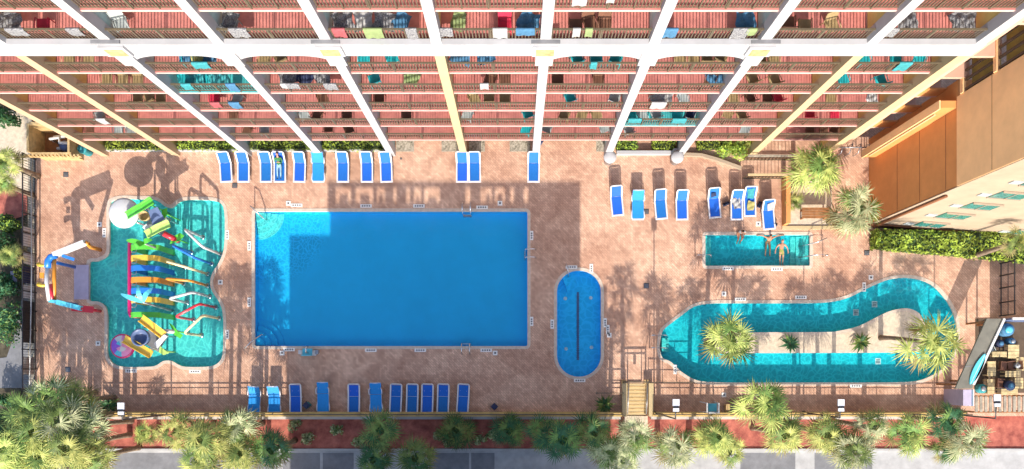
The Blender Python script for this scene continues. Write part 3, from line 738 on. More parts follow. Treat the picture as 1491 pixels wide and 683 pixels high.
# gravel pockets at the hotel foot
for k, (u0, u1, lab) in enumerate(((577, 603, 'square gravel bed right of the white column and the last top row hedge'), (643, 668, 'square gravel bed left of the cream column'), (683, 706, 'square gravel bed right of the cream column'), (742, 772, 'square gravel bed left of the white column at the lone lounger'), (868, 884, 'small gravel bed left of the left pedestal'))):
    b = MB(); b.box(GX(u0), GX(u1), GY(221), GY(200), .0, .05); tag(recentre(b.build('gravel_bed', 'gravel')), lab, 'gravel bed', 'gravel beds at the hotel foot')
# low walls of the beds
for lab, a, c in (('long low white kerb wall in front of the hotel hedges', (143, 219), (570, 219)), ('low white wall between the two column pedestals', (897, 224), (980, 224))):
    b = MB(); b.box(GX(a[0]), GX(c[0]), GY(a[1]) - .11, GY(a[1]) + .11, .0, .38); tag(recentre(b.build('garden_wall', 'white_paint')), lab, 'low wall')
b = MB()
pp = [P(995, 226), P(1020, 227), P(1045, 234), P(1078, 246)]
for a, c in zip(pp, pp[1:]): b.bar(a + Vector((0, 0, .14)), c + Vector((0, 0, .14)), .2, .28)
tag(recentre(b.build('garden_wall', 'beige_wall')), 'curved low stone wall running from the right pedestal to the passage', 'low wall')
# ------------------------------------------------------------------ loungers
def rails(b, y0, y1, z0, z1, w=.36, mi=0):
    for s in (-1, 1): b.bar((s * w, y0, z0), (s * w, y1, z1), .085, .07, mi)
def make_lounger(raised, wide):
    root = thing('sun_lounger', 'x', 'sun lounger')
    hy = .28; ang = R(raised); bl = .74; zb = .40
    ye, ze = hy + bl * math.cos(ang), zb + bl * math.sin(ang)
    f = MB(); W = .36 if not wide else .35
    if not wide:
        rails(f, -.92, hy, zb - .02, zb - .02, W); f.bar((-W - .04, -.93, zb - .02), (W + .04, -.93, zb - .02), .09, .07)
        f.bar((-W, hy, zb - .03), (W, hy, zb - .03), .05, .05)
    else:
        for s in (-1, 1):
            f.tube([(s * W, -.9, zb - .05), (s * (W + .07), -.75, zb - .02), (s * (W + .05), -.45, zb - .03), (s * W, -.3, zb - .07), (s * W, hy, zb - .07)], .04, 6)
            f.tube([(s * W, hy - .05, zb - .05), (s * (W + .07), hy + .05, zb + .12), (s * (W + .07), hy + .3, zb + .16), (s * W, hy + .42, zb + .1)], .035, 6)
        f.bar((-W - .02, -.92, zb - .05), (W + .02, -.92, zb - .05), .09, .06)
    f.build('frame', 'white_resin', root)
    bk = MB()
    if not wide:
        for s in (-1, 1): bk.bar((s * W, hy, zb - .02), (s * W, ye, ze), .085, .06)
        bk.tube([(-W, ye, ze), (-W * .8, ye + .07 * math.cos(ang), ze + .07 * math.sin(ang)), (W * .8, ye + .07 * math.cos(ang), ze + .07 * math.sin(ang)), (W, ye, ze)], .045, 6)
    else:
        bk.bar((-W, ye, ze - .03), (W, ye, ze - .03), .07, .05)
    bk.tube([(-.2, hy + .35, zb + .25 * math.sin(ang)), (-.2, hy + .5, .03)], .02, 5); bk.tube([(.2, hy + .35, zb + .25 * math.sin(ang)), (.2, hy + .5, .03)], .02, 5)
    bk.build('back_frame', 'white_resin', root)
    m = 'sling_blue' if not wide else 'sling_light'; hw = .305 if not wide else .37
    def cloth(y0, z0, y1, z1, name):
        c = MB(); n = 6; vs = []
        for k in range(n + 1):
            t = k / n; sag = -.025 * math.sin(math.pi * t)
            for x, q in ((-hw, 0), (-hw * .5, -.012), (0, -.018), (hw * .5, -.012), (hw, 0)): vs.append((x, y0 + (y1 - y0) * t, z0 + (z1 - z0) * t + sag + q))
        o = len(vs); vs += [(x, y, z - .02) for x, y, z in vs]
        fs = []
        for k in range(n):
            for j in range(4):
                a = k * 5 + j; fs.append((a, a + 1, a + 6, a + 5)); fs.append((o + a + 5, o + a + 6, o + a + 1, o + a))
        c.add(vs, fs, 0, True); c.build(name, m, root)
    cloth(-.87, zb + (.02 if not wide else .02), hy - .01, zb + .02, 'seat')
    cloth(hy + .01, zb + .02, ye, ze + .015, 'backrest')
    for x in (-W, W):
        for y in (-.78, .2):
            l = MB(); l.tube([(x, y, zb - .05), (x, y + .04, 0)], [.03, .026], 6); l.build('leg', 'white_resin', root)
    return root
protos = {(a, w): make_lounger(a, w) for a, w in ((42, 0), (8, 0), (36, 1), (10, 1))}
used = set()
def lounger(u, v, rz, kind, label, group):
    p = P(u, v, .45)
    pr = protos[kind]
    if kind not in used:
        used.add(kind); pr.location = (p.x, p.y + .02, .002); pr.rotation_euler.z = rz; pr['label'] = label; pr['group'] = group; return pr
    return dup(pr, (p.x, p.y + .02, .002), rz, label, group)
top = [(328, 0), (354, 0), (387, 0), (407, 0), (436, 0), (463, 1), (499, 0), (534, 0), (562, 0), (673, 0), (691, 0), (777, 0)]
tl = ['with blue sling at the west end of the hotel row', 'with blue sling standing second from the west end of the hotel row', 'with blue sling just west of the person lying down', 'carrying the person in a green shirt',
      'with blue sling between the person and the pale blue lounger', None, 'with blue sling, next one east of the pale blue lounger', 'with blue sling, second east of the pale blue lounger', 'with blue sling, third east of the pale blue lounger',
      'with blue sling standing at the foot of the cream column', 'with blue sling standing just right of the cream column', 'with blue sling standing alone at a white column foot']
for (u, w), l in zip(top, tl):
    lounger(u, 244, random.uniform(-.04, .06), (36, 1) if w else (42, 0), 'white lounger ' + l if l else 'wide pale blue lounger in the hotel row under the hedge', 'loungers along the hotel')
rt = [(898, 293, 0, 'white lounger with blue sling at the west end of the sunny east group'), (929, 299, 1, 'wide pale blue lounger beside the square drain in the east group'), (962, 298, 0, 'white lounger just right of the wide pale blue one in the east group'),
      (993, 299, 0, 'white lounger below the right column pedestal in the east group'), (1040, 296, 0, 'white lounger with a dark bag at its head end'), (1073, 299, 0, 'white lounger holding a crumpled white towel'),
      (1092, 294, 0, 'white lounger covered with a teal and yellow towel'), (1119, 313, 0, 'white lounger with a white towel on its head, by the orange wall')]
for u, v, w, l in rt: lounger(u, v, random.uniform(.0, .10), (36, 1) if w else (42, 0), l, 'loungers in the sunny east group')
bt = [(370, 583, 2), (399, 583, 2), (430, 584, 0), (470, 580, 1), (515, 584, 0), (547, 581, 1), (576, 584, 0), (600, 584, 0), (622, 584, 0), (645, 584, 0), (674, 584, 0)]
bl = ['wide bright blue lounger at the west end of the south row, half in sun', 'wide bright blue lounger second in the south row, half in sun', 'shaded white lounger just west of the small blue bin', 'wide blue lounger just east of the small blue bin',
      'shaded white lounger between the two wide blue ones', 'wide blue lounger in the middle of the shaded south row'] + [f'shaded white south row lounger, {w} of the five in a run' for w in ('westernmost', 'second from the west', 'middle one', 'second from the east', 'easternmost')]
for (u, v, w), l in zip(bt, bl): lounger(u, v, random.uniform(-.10, .03), {0: (8, 0), 1: (10, 1), 2: (36, 1)}[w], l, 'loungers along the south wall')

# ------------------------------------------------------------------ people
def person(loc, J, cloth, label, hair='hair_dark', skin='skin', hand=(0, 0, -1)):
    """J: joint name -> local position; one skinned body; cloth: bone -> material index"""
    names = list(J); idx = {k: i for i, k in enumerate(names)}
    E = [('pelvis', 'belly'), ('belly', 'chest'), ('chest', 'neck'), ('neck', 'head')]
    for s in 'LR': E += [('chest', 'sh' + s), ('sh' + s, 'el' + s), ('el' + s, 'wr' + s), ('wr' + s, 'pa' + s), ('pelvis', 'hip' + s), ('hip' + s, 'kn' + s), ('kn' + s, 'an' + s), ('an' + s, 'to' + s)]
    rad = dict(pelvis=.145, belly=.13, chest=.15, neck=.058, head=.075)
    for s in 'LR': rad.update({'sh' + s: .068, 'el' + s: .042, 'wr' + s: .030, 'pa' + s: .036, 'hip' + s: .095, 'kn' + s: .058, 'an' + s: .042, 'to' + s: .036})
    me = bpy.data.meshes.new('body'); me.from_pydata([J[k] for k in names], [(idx[a], idx[b]) for a, b in E], [])
    o = bpy.data.objects.new('body_tmp', me); COL.objects.link(o)
    sk = o.modifiers.new('Skin', 'SKIN'); sb = o.modifiers.new('Sub', 'SUBSURF'); sb.levels = 1; sb.render_levels = 1
    for k in names:
        v = me.skin_vertices[0].data[idx[k]]; v.radius = (rad[k], rad[k] * (.72 if k in ('pelvis', 'belly', 'chest') else 1)); v.use_root = (k == 'pelvis')
    dg = bpy.context.evaluated_depsgraph_get(); dg.update()
    ev = bpy.data.meshes.new_from_object(o.evaluated_get(dg)); bpy.data.objects.remove(o)
    b = MB(); vs = [v.co.copy() for v in ev.vertices]
    def bone(p):
        best = None
        for a, c in E:
            A, B = Vector(J[a]), Vector(J[c]); d = B - A; t = max(0, min(1, (p - A).dot(d) / max(d.length_squared, 1e-6)))
            q = (p - A - d * t).length - rad[c] * .4
            if best is None or q < best[0]: best = (q, (a, c), t)
        return best[1], best[2]
    fs = {}
    off = len(b.v); b.v += vs
    for f in ev.polygons:
        bn, t = bone(Vector(f.center)); nm = bn[1].rstrip('LR') if bn[1] not in ('chest', 'neck', 'head', 'belly') else bn[1]
        m = cloth.get(nm, 0)
        if isinstance(m, tuple): m = m[0] if t < m[1] else 0
        b.f.append([off + i for i in f.vertices]); b.m.append(m); b.smooth.append(True)
    # head, face and fingers, part of the same body
    hd = Vector(J['head']); up = (hd - Vector(J['neck'])).normalized(); fw = Vector(J.get('face', (0, -1, 0))) if False else cloth['face']
    fw = (Vector(fw) - up * Vector(fw).dot(up)).normalized(); sd = up.cross(fw)
    c = hd + up * .04
    def loc3(x, y, z): return c + sd * x + fw * y + up * z
    s0 = len(b.v); b.ell((0, 0, 0), (.078, .098, .115), 14, 10)
    for i in range(s0, len(b.v)): q = b.v[i]; b.v[i] = loc3(q.x * (1 - .12 * max(0, -q.z / .115)), q.y, q.z)
    for e in ((.032, .088, .01), (-.032, .088, .01)): b.ell(loc3(*e), (.013,) * 3, 6, 5, 4)
    b.tube([loc3(0, .09, .015), loc3(0, .118, -.022), loc3(0, .09, -.03)], [.010, .016, .008], 6)
    b.tube([loc3(-.026, .086, -.055), loc3(0, .094, -.056), loc3(.026, .086, -.055)], .007, 5, 5)
    for e in (-1, 1): b.ell(loc3(.08 * e, -.005, -.01), (.014, .022, .030), 6, 5)
    for s in 'LR':
        w, pa = Vector(J['wr' + s]), Vector(J['pa' + s]); d = (pa - w).normalized(); nrm = Vector(hand); nrm = (nrm - d * nrm.dot(d)).normalized(); x = d.cross(nrm)
        for k, L in enumerate((.066, .076, .070, .054)):
            r0 = pa + x * (.027 - .018 * k) + d * .02; b.tube([r0 - d * .02, r0 + d * L * .5 + nrm * .006, r0 + d * L * .92 + nrm * .024], [.0095, .009, .006], 6)
        t0 = w + d * .03 + x * .025; b.tube([t0, t0 + d * .03 + x * .03, t0 + d * .06 + x * .034 + nrm * .012], [.012, .010, .007], 6)
    root = b.build('person', [skin, cloth['m1'], cloth['m2'], cloth['m3'], 'white_paint', 'cloth_red'], world=False, fixn=False)
    root.location = loc; tag(root, label, 'person')
    h = MB(); s0 = 0; h.ell((0, 0, 0), (.086, .104, .12), 14, 10)
    for i in range(len(h.v)):
        q = h.v[i]; y = min(q.y, .035 + .06 * max(0, q.z / .12)); z = max(q.z, -.05 if q.y > -.02 else -.09); h.v[i] = loc3(q.x, y - .012, z + .014)
    ho = h.build('hair', hair, root, world=False)
    return root
def sym(d):
    out = {}
    for k, p in d.items():
        if k.endswith('_'): out[k[:-1] + 'L'] = Vector((-p[0], p[1], p[2])); out[k[:-1] + 'R'] = Vector(p)
        else: out[k] = Vector(p)
    return out
# lying on the fourth lounger, hands folded on the belly
p = P(407, 244, .45)
J = sym({'pelvis': (0, .12, .54), 'belly': (0, .27, .61), 'chest': (0, .46, .77), 'neck': (0, .60, .90), 'head': (0, .68, .99),
         'sh_': (.19, .52, .82), 'el_': (.25, .28, .66), 'wr_': (.09, .24, .75), 'pa_': (.02, .25, .765), 'hip_': (.10, .08, .54), 'kn_': (.11, -.34, .56), 'an_': (.10, -.74, .50), 'to_': (.12, -.78, .66)})
person((p.x, p.y + .02, 0), J, {'chest': 1, 'belly': 1, 'sh': 1, 'el': 1, 'wr': 1, 'hip': 2, 'kn': 2, 'an': 2, 'to': 3, 'm1': 'cloth_green', 'm2': 'cloth_jeans', 'm3': 'cloth_navy', 'face': (0, -.6, .8)},
       'person in green shirt and pale jeans lying on a hotel row lounger')
# sitting on the plunge pool edge with legs in the water
p = P(1077, 341, 0)
J = sym({'pelvis': (0, .10, .14), 'belly': (0, .10, .30), 'chest': (.0, .07, .50), 'neck': (0, .05, .66), 'head': (0, .03, .76),
         'sh_': (.19, .07, .58), 'el_': (.26, .02, .32), 'wr_': (.20, -.18, .18), 'pa_': (.18, -.25, .17), 'hip_': (.10, .06, .13), 'kn_': (.12, -.36, .12), 'an_': (.10, -.46, -.30), 'to_': (.11, -.60, -.38)})
person((p.x, p.y, .02), J, {'chest': 1, 'belly': 1, 'sh': 1, 'hip': (2, .8), 'm1': 'cloth_white', 'm2': 'cloth_navy', 'm3': 'cloth_navy', 'face': (0, -1, 0)},
       'person in a white top sitting on the plunge pool edge, feet in water', skin='skin_tan')
# leaning back in the water, both arms spread along the edge
p = P(1121, 345, 0)
J = sym({'pelvis': (0, -.18, -.42), 'belly': (0, -.10, -.24), 'chest': (0, .0, -.04), 'neck': (0, .06, .10), 'head': (0, .10, .20),
         'sh_': (.20, .06, .02), 'el_': (.48, .16, .09), 'wr_': (.74, .20, .07), 'pa_': (.83, .20, .07), 'hip_': (.10, -.2, -.45), 'kn_': (.14, -.60, -.40), 'an_': (.15, -1.0, -.50), 'to_': (.16, -1.12, -.42)})
person((p.x, p.y - .10, 0), J, {'hip': (1, .7), 'm1': 'cloth_white', 'm2': 'cloth_navy', 'm3': 'cloth_navy', 'face': (0, -.9, .4)},
       'person in the plunge pool with both arms spread along the edge', skin='skin_tan')
# floating on the back, feet south
p = P(1139, 358, 0)
J = sym({'pelvis': (-.05, -.36, -.12), 'belly': (-.03, -.20, -.09), 'chest': (0, .02, -.07), 'neck': (.02, .18, -.05), 'head': (.03, .27, -.03),
         'sh_': (.19, .10, -.07), 'el_': (.36, -.10, -.09), 'wr_': (.42, -.34, -.10), 'pa_': (.42, -.42, -.10), 'hip_': (.10, -.42, -.13), 'kn_': (.10, -.82, -.16), 'an_': (.08, -1.20, -.20), 'to_': (.09, -1.3, -.10)})
person((p.x, p.y, 0), J, {'pelvis': 1, 'hip': (1, .9), 'kn': (1, .4), 'belly': 1, 'm1': 'cloth_olive', 'm2': 'cloth_navy', 'm3': 'cloth_navy', 'face': (0, 0, 1)},
       'person with reddish hair and olive swimwear floating in the plunge pool', hair='hair_red')

# ------------------------------------------------------------------ towels and bags
def cloth_sheet(name, c, w, l, z, m, label, rz=0, seed=0, amp=.05, group=None, slope=0.0):
    rnd = random.Random(seed); n, k = 12, 14; b = MB(); vs = []; ph = [rnd.uniform(0, 6) for _ in range(4)]
    for i in range(n + 1):
        for j in range(k + 1):
            x = (i / n - .5) * w; y = (j / k - .5) * l
            vs.append((x * (1 + .12 * math.sin(y * 7 + ph[0])), y * (1 + .08 * math.sin(x * 9 + ph[1])), slope * y + amp * (abs(math.sin(x * 8 + ph[2] + y * 3)) + .7 * abs(math.sin(y * 9 + ph[3] - x * 5)))))
    o = len(vs); vs += [(x, y, zz - .018) for x, y, zz in vs]
    fs = []
    for i in range(n):
        for j in range(k):
            a = i * (k + 1) + j; fs += [(a, a + k + 1, a + k + 2, a + 1), (o + a + 1, o + a + k + 2, o + a + k + 1, o + a)]
    b.add(vs, fs, 0, True); t = b.build(name, m); t.location = (c[0], c[1], z + .02); t.rotation_euler.z = rz
    return tag(t, label, 'towel', group)
def on(u, v, dz=.45): q = P(u, v, dz); return (q.x, q.y)
cloth_sheet('towel', on(1072, 296), .50, .75, .42, 'cloth_white', 'crumpled white towel lying on a lounger in the east group', .2, 1, .09)
cloth_sheet('towel', on(1092, 283), .46, .55, .58, 'cloth_teal', 'teal towel over the backrest of a lounger in the east group', .1, 2, .05, slope=.75)
cloth_sheet('towel', on(1093, 300), .42, .60, .43, 'cloth_yellow', 'pale yellow towel on the seat of the lounger with a teal one', -.1, 3, .05)
cloth_sheet('towel', on(1121, 302), .42, .42, .60, 'cloth_white', 'small white towel on the head of the lounger by the orange wall', .3, 4, .04, slope=.8)
cloth_sheet('towel', on(1038, 285), .36, .22, .62, 'cloth_navy', 'folded navy towel near the head of an east group lounger', .3, 5, .05, slope=.8)
def bag(u, v, z, m, label, rz=0):
    q = P(u, v, z + .15); root = thing('beach_bag', label, 'bag', (q.x, q.y, z), rz)
    b = MB(); b.add([(-.17, -.09, 0), (.17, -.09, 0), (.17, .09, 0), (-.17, .09, 0), (-.21, -.11, .15), (.21, -.11, .15), (.21, .11, .15), (-.21, .11, .15), (-.19, -.05, .28), (.19, -.05, .28), (.19, .05, .28), (-.19, .05, .28)],
          [(3, 2, 1, 0)] + [(k + i, k + (i + 1) % 4, k + 4 + (i + 1) % 4, k + 4 + i) for k in (0, 4) for i in range(4)], 0, True)
    b.build('pouch', m, root, world=False)
    for s in (-.05, .05):
        h = MB(); h.tube([(-.1, s, .27), (-.08, s, .40), (0, s, .46), (.08, s, .40), (.1, s, .27)], .012, 5); h.build('handle', m, root, world=False)
bag(1057, 297, 0, 'cloth_navy', 'dark beach bag on the deck left of the crumpled white towel', .4)
bag(1106, 298, 0, 'cloth_navy', 'dark beach bag on the deck between the two east end loungers', 1.2)
bag(1127, 326, 0, 'cloth_navy', 'dark beach bag on the deck at the foot of the easternmost lounger', -.3)
bag(1046, 276, 0, 'cloth_navy', 'dark beach bag behind the head of an east group lounger', .9)

# ------------------------------------------------------------------ balcony furniture
def chair_mesh():
    b = MB(); w = .27
    for s in (-1, 1):
        b.tube([(s * w, -.27, 0), (s * w, -.25, .60), (s * w, .22, .62)], .022, 5); b.tube([(s * w, .30, 0), (s * w, .22, .42), (s * w, .36, .95)], .022, 5)
    b.box(-w, w, -.27, .24, .40, .44)
    b.add([(-w, .22, .46), (w, .22, .46), (w, .37, .95), (-w, .37, .95), (-w, .25, .45), (w, .25, .45), (w, .40, .94), (-w, .40, .94)], [(0, 1, 2, 3), (7, 6, 5, 4), (0, 4, 5, 1), (1, 5, 6, 2), (2, 6, 7, 3), (3, 7, 4, 0)])
    return b
chair_data = {}
def balcony_chair(n, u, colour, label, rz):
    z = zf[n]
    if colour not in chair_data:
        o = chair_mesh().build('balcony_chair', 'chair_' + colour); chair_data[colour] = o.data
    else:
        o = bpy.data.objects.new('balcony_chair', chair_data[colour]); COL.objects.link(o)
    o.location = (GX(u, z + .5), YB + .52 + random.uniform(-.05, .08), z + .014); o.rotation_euler.z = rz
    tag(o, label, 'chair', 'chairs on the hotel balconies'); return o
ci = {'tan': [(6, 1172), (6, 1212), (5, 100), (5, 128), (5, 385), (5, 408), (5, 990), (5, 1010), (5, 1030), (5, 1050), (5, 1108), (5, 1125), (4, 155), (4, 178), (4, 200), (3, 200), (3, 215), (3, 230), (3, 690), (3, 712), (3, 735), (3, 1068), (4, 1096), (4, 1128), (2, 822), (2, 848), (2, 868), (2, 1060), (2, 1080), (3, 1210)],
      'brown': [(6, 838), (6, 856), (6, 877), (6, 1148), (4, 714), (4, 735), (4, 812), (4, 871), (4, 1035), (3, 1092), (3, 1118), (3, 470), (2, 462), (2, 505), (2, 592), (1, 478), (1, 508), (1, 130), (1, 1180), (1, 1200), (1, 1222), (3, 552), (2, 340), (1, 360)],
      'red': [(2, 1180), (2, 1216), (3, 312), (6, 62), (6, 735), (3, 1132)],
      'teal': [(5, 530), (5, 570), (5, 840), (5, 868), (5, 897), (5, 1258), (5, 1305), (5, 1340), (4, 545), (4, 1228), (4, 1283), (3, 830), (2, 768), (1, 766), (4, 248), (4, 268), (4, 296), (2, 918), (2, 985), (5, 274)],
      'grey': [(3, 895), (2, 935), (2, 955), (2, 1005), (1, 795), (1, 880), (1, 915), (3, 955), (3, 995), (2, 678), (1, 385), (1, 1085), (6, 158), (6, 335), (3, 345), (2, 440), (1, 190), (2, 145), (1, 172)]}
fl = {1: 'first', 2: 'second', 3: 'third', 4: 'fourth', 5: 'fifth', 6: 'sixth', 7: 'seventh'}
allc = {}
for colr, lst in ci.items():
    for n, u in lst:
        x = GX(u, zf[n] + .5); i = max(0, min(9, sum(1 for q in fx if q < x) - 1))
        lo, hi = fx[i] + .62, fx[i + 1] - .62; x = min(max(x, lo), hi)
        allc.setdefault((n, i, colr), []).append(x)
for (n, i, colr), xs in allc.items():
    xs.sort()
    for k in range(1, len(xs)):
        if xs[k] - xs[k - 1] < .62: xs[k] = xs[k - 1] + .62
    for k, x in enumerate(xs):
        which = '' if len(xs) == 1 else (('left of two' if k == 0 else 'right of two') if len(xs) == 2 else ORD[k] + ' from left') + ' of its colour, '
        balcony_chair(n, CX + x * FPX / (H - zf[n] - .5), colr, f'{colr} balcony chair, {which}{fl[n]} row up, {ORD[i]} bay from west'.replace(', , ', ', '), R(random.choice((0, 0, 180, 160, 200, 20, -20))))
# towels hung over the railings
def rail_towel(n, u, w, m, label, drop=.62):
    rnd = random.Random(int(u) + n); w *= rnd.uniform(.5, .9); drop *= rnd.uniform(.7, 1.4); z = zf[n] + 1.09; b = MB(); k = 10; vs = []; ph = rnd.uniform(0, 6)
    prof = [(-.075, -drop), (-.075, -drop * .5), (-.07, -.04), (-.045, .012), (0, .022), (.05, .012), (.075, -.04), (.08, -drop * .4), (.08, -drop * .7)]
    for i in range(k + 1):
        x = (i / k - .5) * w
        for y, dz in prof: vs.append((x, y + (.02 * math.sin(x * 16 + ph) * (-dz) * 1.5 if y else 0), dz))
    N = len(prof); o = len(vs); vs += [(x, y * .8, zz - .012) for x, y, zz in vs]
    fs = []
    for i in range(k):
        for j in range(N - 1):
            a = i * N + j; fs += [(a, a + N, a + N + 1, a + 1), (o + a + 1, o + a + N + 1, o + a + N, o + a)]
    b.add(vs, fs, 0, True); t = b.build('beach_towel', m); t.location = (GX(u, z), YB + .065, z); tag(t, label, 'towel', 'towels hung over the balcony railings')
tw = [(6, 20, 1.0, 'cloth_pattern'), (6, 105, .7, 'cloth_pattern'), (6, 345, .9, 'cloth_pattern'), (6, 492, .8, 'cloth_red'), (6, 542, .9, 'cloth_lime'), (6, 598, .9, 'cloth_pattern'), (6, 648, .8, 'cloth_pattern'), 
      (6, 728, .8, 'cloth_white'), (6, 765, .9, 'cloth_blue'), (6, 840, .6, 'cloth_white'), (6, 858, .5, 'cloth_lime'), (6, 978, .7, 'cloth_blue'), (6, 1080, .8, 'cloth_pattern'), (6, 1096, .5, 'cloth_lime'), (6, 1300, .7, 'cloth_pattern'), (7, 845, .7, 'cloth_white'), (7, 890, .6, 'cloth_white'),
      (5, 290, .9, 'cloth_teal'), (5, 865, .5, 'cloth_teal'), (4, 270, .9, 'cloth_teal'), (4, 335, .9, 'cloth_blue'), (4, 425, .9, 'cloth_pattern'), (4, 480, .9, 'cloth_pattern'), (4, 412, .5, 'cloth_white'), (4, 705, .6, 'cloth_white'), (3, 312, .8, 'cloth_red'), (3, 340, 1.0, 'cloth_blue'),
      (3, 960, .9, 'cloth_white'), (2, 925, 1.0, 'cloth_teal'), (2, 990, .9, 'cloth_teal'), (5, 1320, .7, 'cloth_teal'), (2, 146, .8, 'cloth_white')]
cn = {'cloth_pattern': 'patterned', 'cloth_red': 'red', 'cloth_white': 'white', 'cloth_lime': 'lime green', 'cloth_blue': 'blue', 'cloth_teal': 'teal'}
cnt = {}
for n, u, w, m in tw:
    x = GX(u, zf[n] + 1); i = max(0, min(9, sum(1 for q in fx if q < x) - 1)); cnt.setdefault((n, i, m), []).append((u, w))
for (n, i, m), l in cnt.items():
    l.sort()
    for k, (u, w) in enumerate(l):
        which = '' if len(l) == 1 else ORD[k] + ' from left, '
        rail_towel(n, u, w, m, f'{cn[m]} towel over a railing, {which}{fl[n]} row up, {ORD[i]} bay from west')
# towels lying over balcony furniture
fl_t = [(6, 325, .7, 'cloth_pattern'), (6, 500, .9, 'cloth_pattern'), (6, 530, .8, 'cloth_white'), (6, 560, .9, 'cloth_pattern'), (6, 585, .7, 'cloth_blue'), (6, 770, .9, 'cloth_blue'), (6, 668, .6, 'cloth_lime'), (6, 1085, .8, 'cloth_blue'), (6, 1400, 1.1, 'cloth_pattern'), (6, 1320, .8, 'cloth_pattern'), (6, 12, .9, 'cloth_pattern'),
        (5, 272, .7, 'cloth_blue'), (5, 289, .6, 'cloth_yellow'), (5, 306, .7, 'cloth_blue'), (5, 672, .9, 'cloth_blue'), (5, 706, .8, 'cloth_blue'), (4, 600, .8, 'cloth_lime'), (4, 420, .9, 'cloth_pattern'), (4, 445, .8, 'cloth_navy'), (4, 470, .8, 'cloth_pattern'), (4, 285, 1.0, 'cloth_teal'), (4, 320, .9, 'cloth_teal'), (4, 1050, .8, 'cloth_blue'),
        (3, 1270, .5, 'cloth_white'), (3, 965, 1.1, 'cloth_white'), (2, 1005, .7, 'cloth_navy')]
cn['cloth_yellow'] = 'yellow'; cn['cloth_navy'] = 'navy'
cnt = {}
for n, u, w, m in fl_t:
    x = GX(u, zf[n] + .5); i = max(0, min(9, sum(1 for q in fx if q < x) - 1)); cnt.setdefault((n, i, m), []).append((u, w))
bt_b = None
for (n, i, m), l in cnt.items():
    l.sort()
    for k, (u, w) in enumerate(l):
        z = zf[n] + .45; which = '' if len(l) == 1 else ORD[k] + ' from left, '
        x = min(max(GX(u, z), fx[i] + .6), fx[i + 1] - .6)
        cloth_sheet('beach_towel', (x, YB + .62), w, .8, z, m, f'{cn[m]} towel over balcony furniture, {which}{fl[n]} row up, {ORD[i]} bay from west', random.uniform(-.4, .4), int(u) + n, .09, 'towels lying over balcony furniture')
        b = MB(); b.lathe((x, YB + .62, zf[n] + .012), [(.16, 0), (.16, .03), (.03, .05), (.03, .41), (.28, .42), (.28, .455), (.01, .456)], 14)
        tag(recentre(b.build('side_table', 'white_resin')), f'side table under the {cn[m]} towel, {which}{fl[n]} row up, {ORD[i]} bay from west', 'table', 'side tables on the balconies')
# ------------------------------------------------------------------ splash pool play features
FZ = -.38
def V(u, v, z): return P(u, v, z)
def G(u, v, z):
    """ground point seen at u,v, lifted to z"""
    q = P(u, v, 0); return Vector((q.x, q.y, z))
# tall slim spray hoops: base left, base right, height, colour
hoops = [((292, 344), (318, 369), 2.6, 'white_plastic', 'white spray hoop nearest the hotel in the splash pool'), ((275, 366), (305, 383), 2.6, 'blue_plastic', 'blue spray hoop in the splash pool'),
         ((266, 388), (299, 398), 2.5, 'pale_yellow_plastic', 'pale spray hoop between the blue and orange hoops'), ((264, 412), (299, 415), 2.4, 'orange_plastic', 'orange spray hoop in the splash pool'),
         ((269, 440), (302, 431), 2.4, 'white_plastic', 'white spray hoop between the orange and red hoops'), ((278, 465), (311, 447), 2.4, 'red_plastic', 'red spray hoop in the splash pool'),
         ((290, 488), (316, 463), 2.4, 'pale_yellow_plastic', 'pale spray hoop nearest the south end of the splash pool')]
for a, c, h, m, lab in hoops:
    A, C = G(*a, FZ), G(*c, FZ); mid = (A + C) / 2; root = thing('spray_hoop', lab, 'spray hoop', mid, 0, 'spray hoops in the splash pool')
    d = (C - A); pts = [A, A + Vector((0, 0, h - FZ - .35)), A + d * .03 + Vector((0, 0, h - FZ - .12)), A + d * .10 + Vector((0, 0, h - FZ)), A + d * .9 + Vector((0, 0, h - FZ)), A + d * .97 + Vector((0, 0, h - FZ - .12)), C + Vector((0, 0, h - FZ - .35)), C]
    b = MB(); b.tube(pts, .085, 8); b.build('pipe', m, root)
    for q in (A, C):
        b = MB(); b.lathe(q, [(.17, 0), (.17, .03), (.1, .06)], 10); b.build('base_plate', 'steel', root)
    for t in (.25, .5, .75):
        q = A + d * t + Vector((0, 0, h - FZ)); b = MB(); b.lathe(q + Vector((0, 0, -.16)), [(.045, 0), (.03, .1)], 8); b.build('nozzle', 'steel', root)
# the rain tunnel of broad coloured bands tied by a magenta rail
root = thing('rain_tunnel', 'magenta rail with a tunnel of broad green, yellow, blue and orange bands', 'water feature', G(228, 402, FZ))
hz = 2.3
bands = [(359, 'green_plastic'), (375, 'yellow_plastic'), (390, 'blue_plastic'), (407, 'orange_plastic'), (423, 'blue_plastic'), (436, 'yellow_plastic'), (458, 'green_plastic')]
XL, XR = GX(185, hz), GX(228, hz)
for v, m in bands:
    y = GY(v, hz); b = MB(); n = 14; w = .17
    pts = [(XR, FZ)] + [(XR - (XR - XL) * (.5 - .5 * math.cos(math.pi * k / n)), hz * .75 + hz * .25 * math.sin(math.pi * k / n)) for k in range(n + 1)] + [(XL, FZ)]
    vs = []
    cx = (XL + XR) / 2
    for x, z in pts: q = cx + (x - cx) * .93; zz = z - .08 if z > hz * .7 else z; vs += [(x, y - w, z), (x, y + w, z), (q, y + w, zz), (q, y - w, zz)]
    fs = []
    for k in range(len(pts) - 1):
        o = 4 * k
        for j in range(4): fs.append((o + j, o + (j + 1) % 4, o + 4 + (j + 1) % 4, o + 4 + j))
    b.add(vs, fs); b.build('band', m, root)
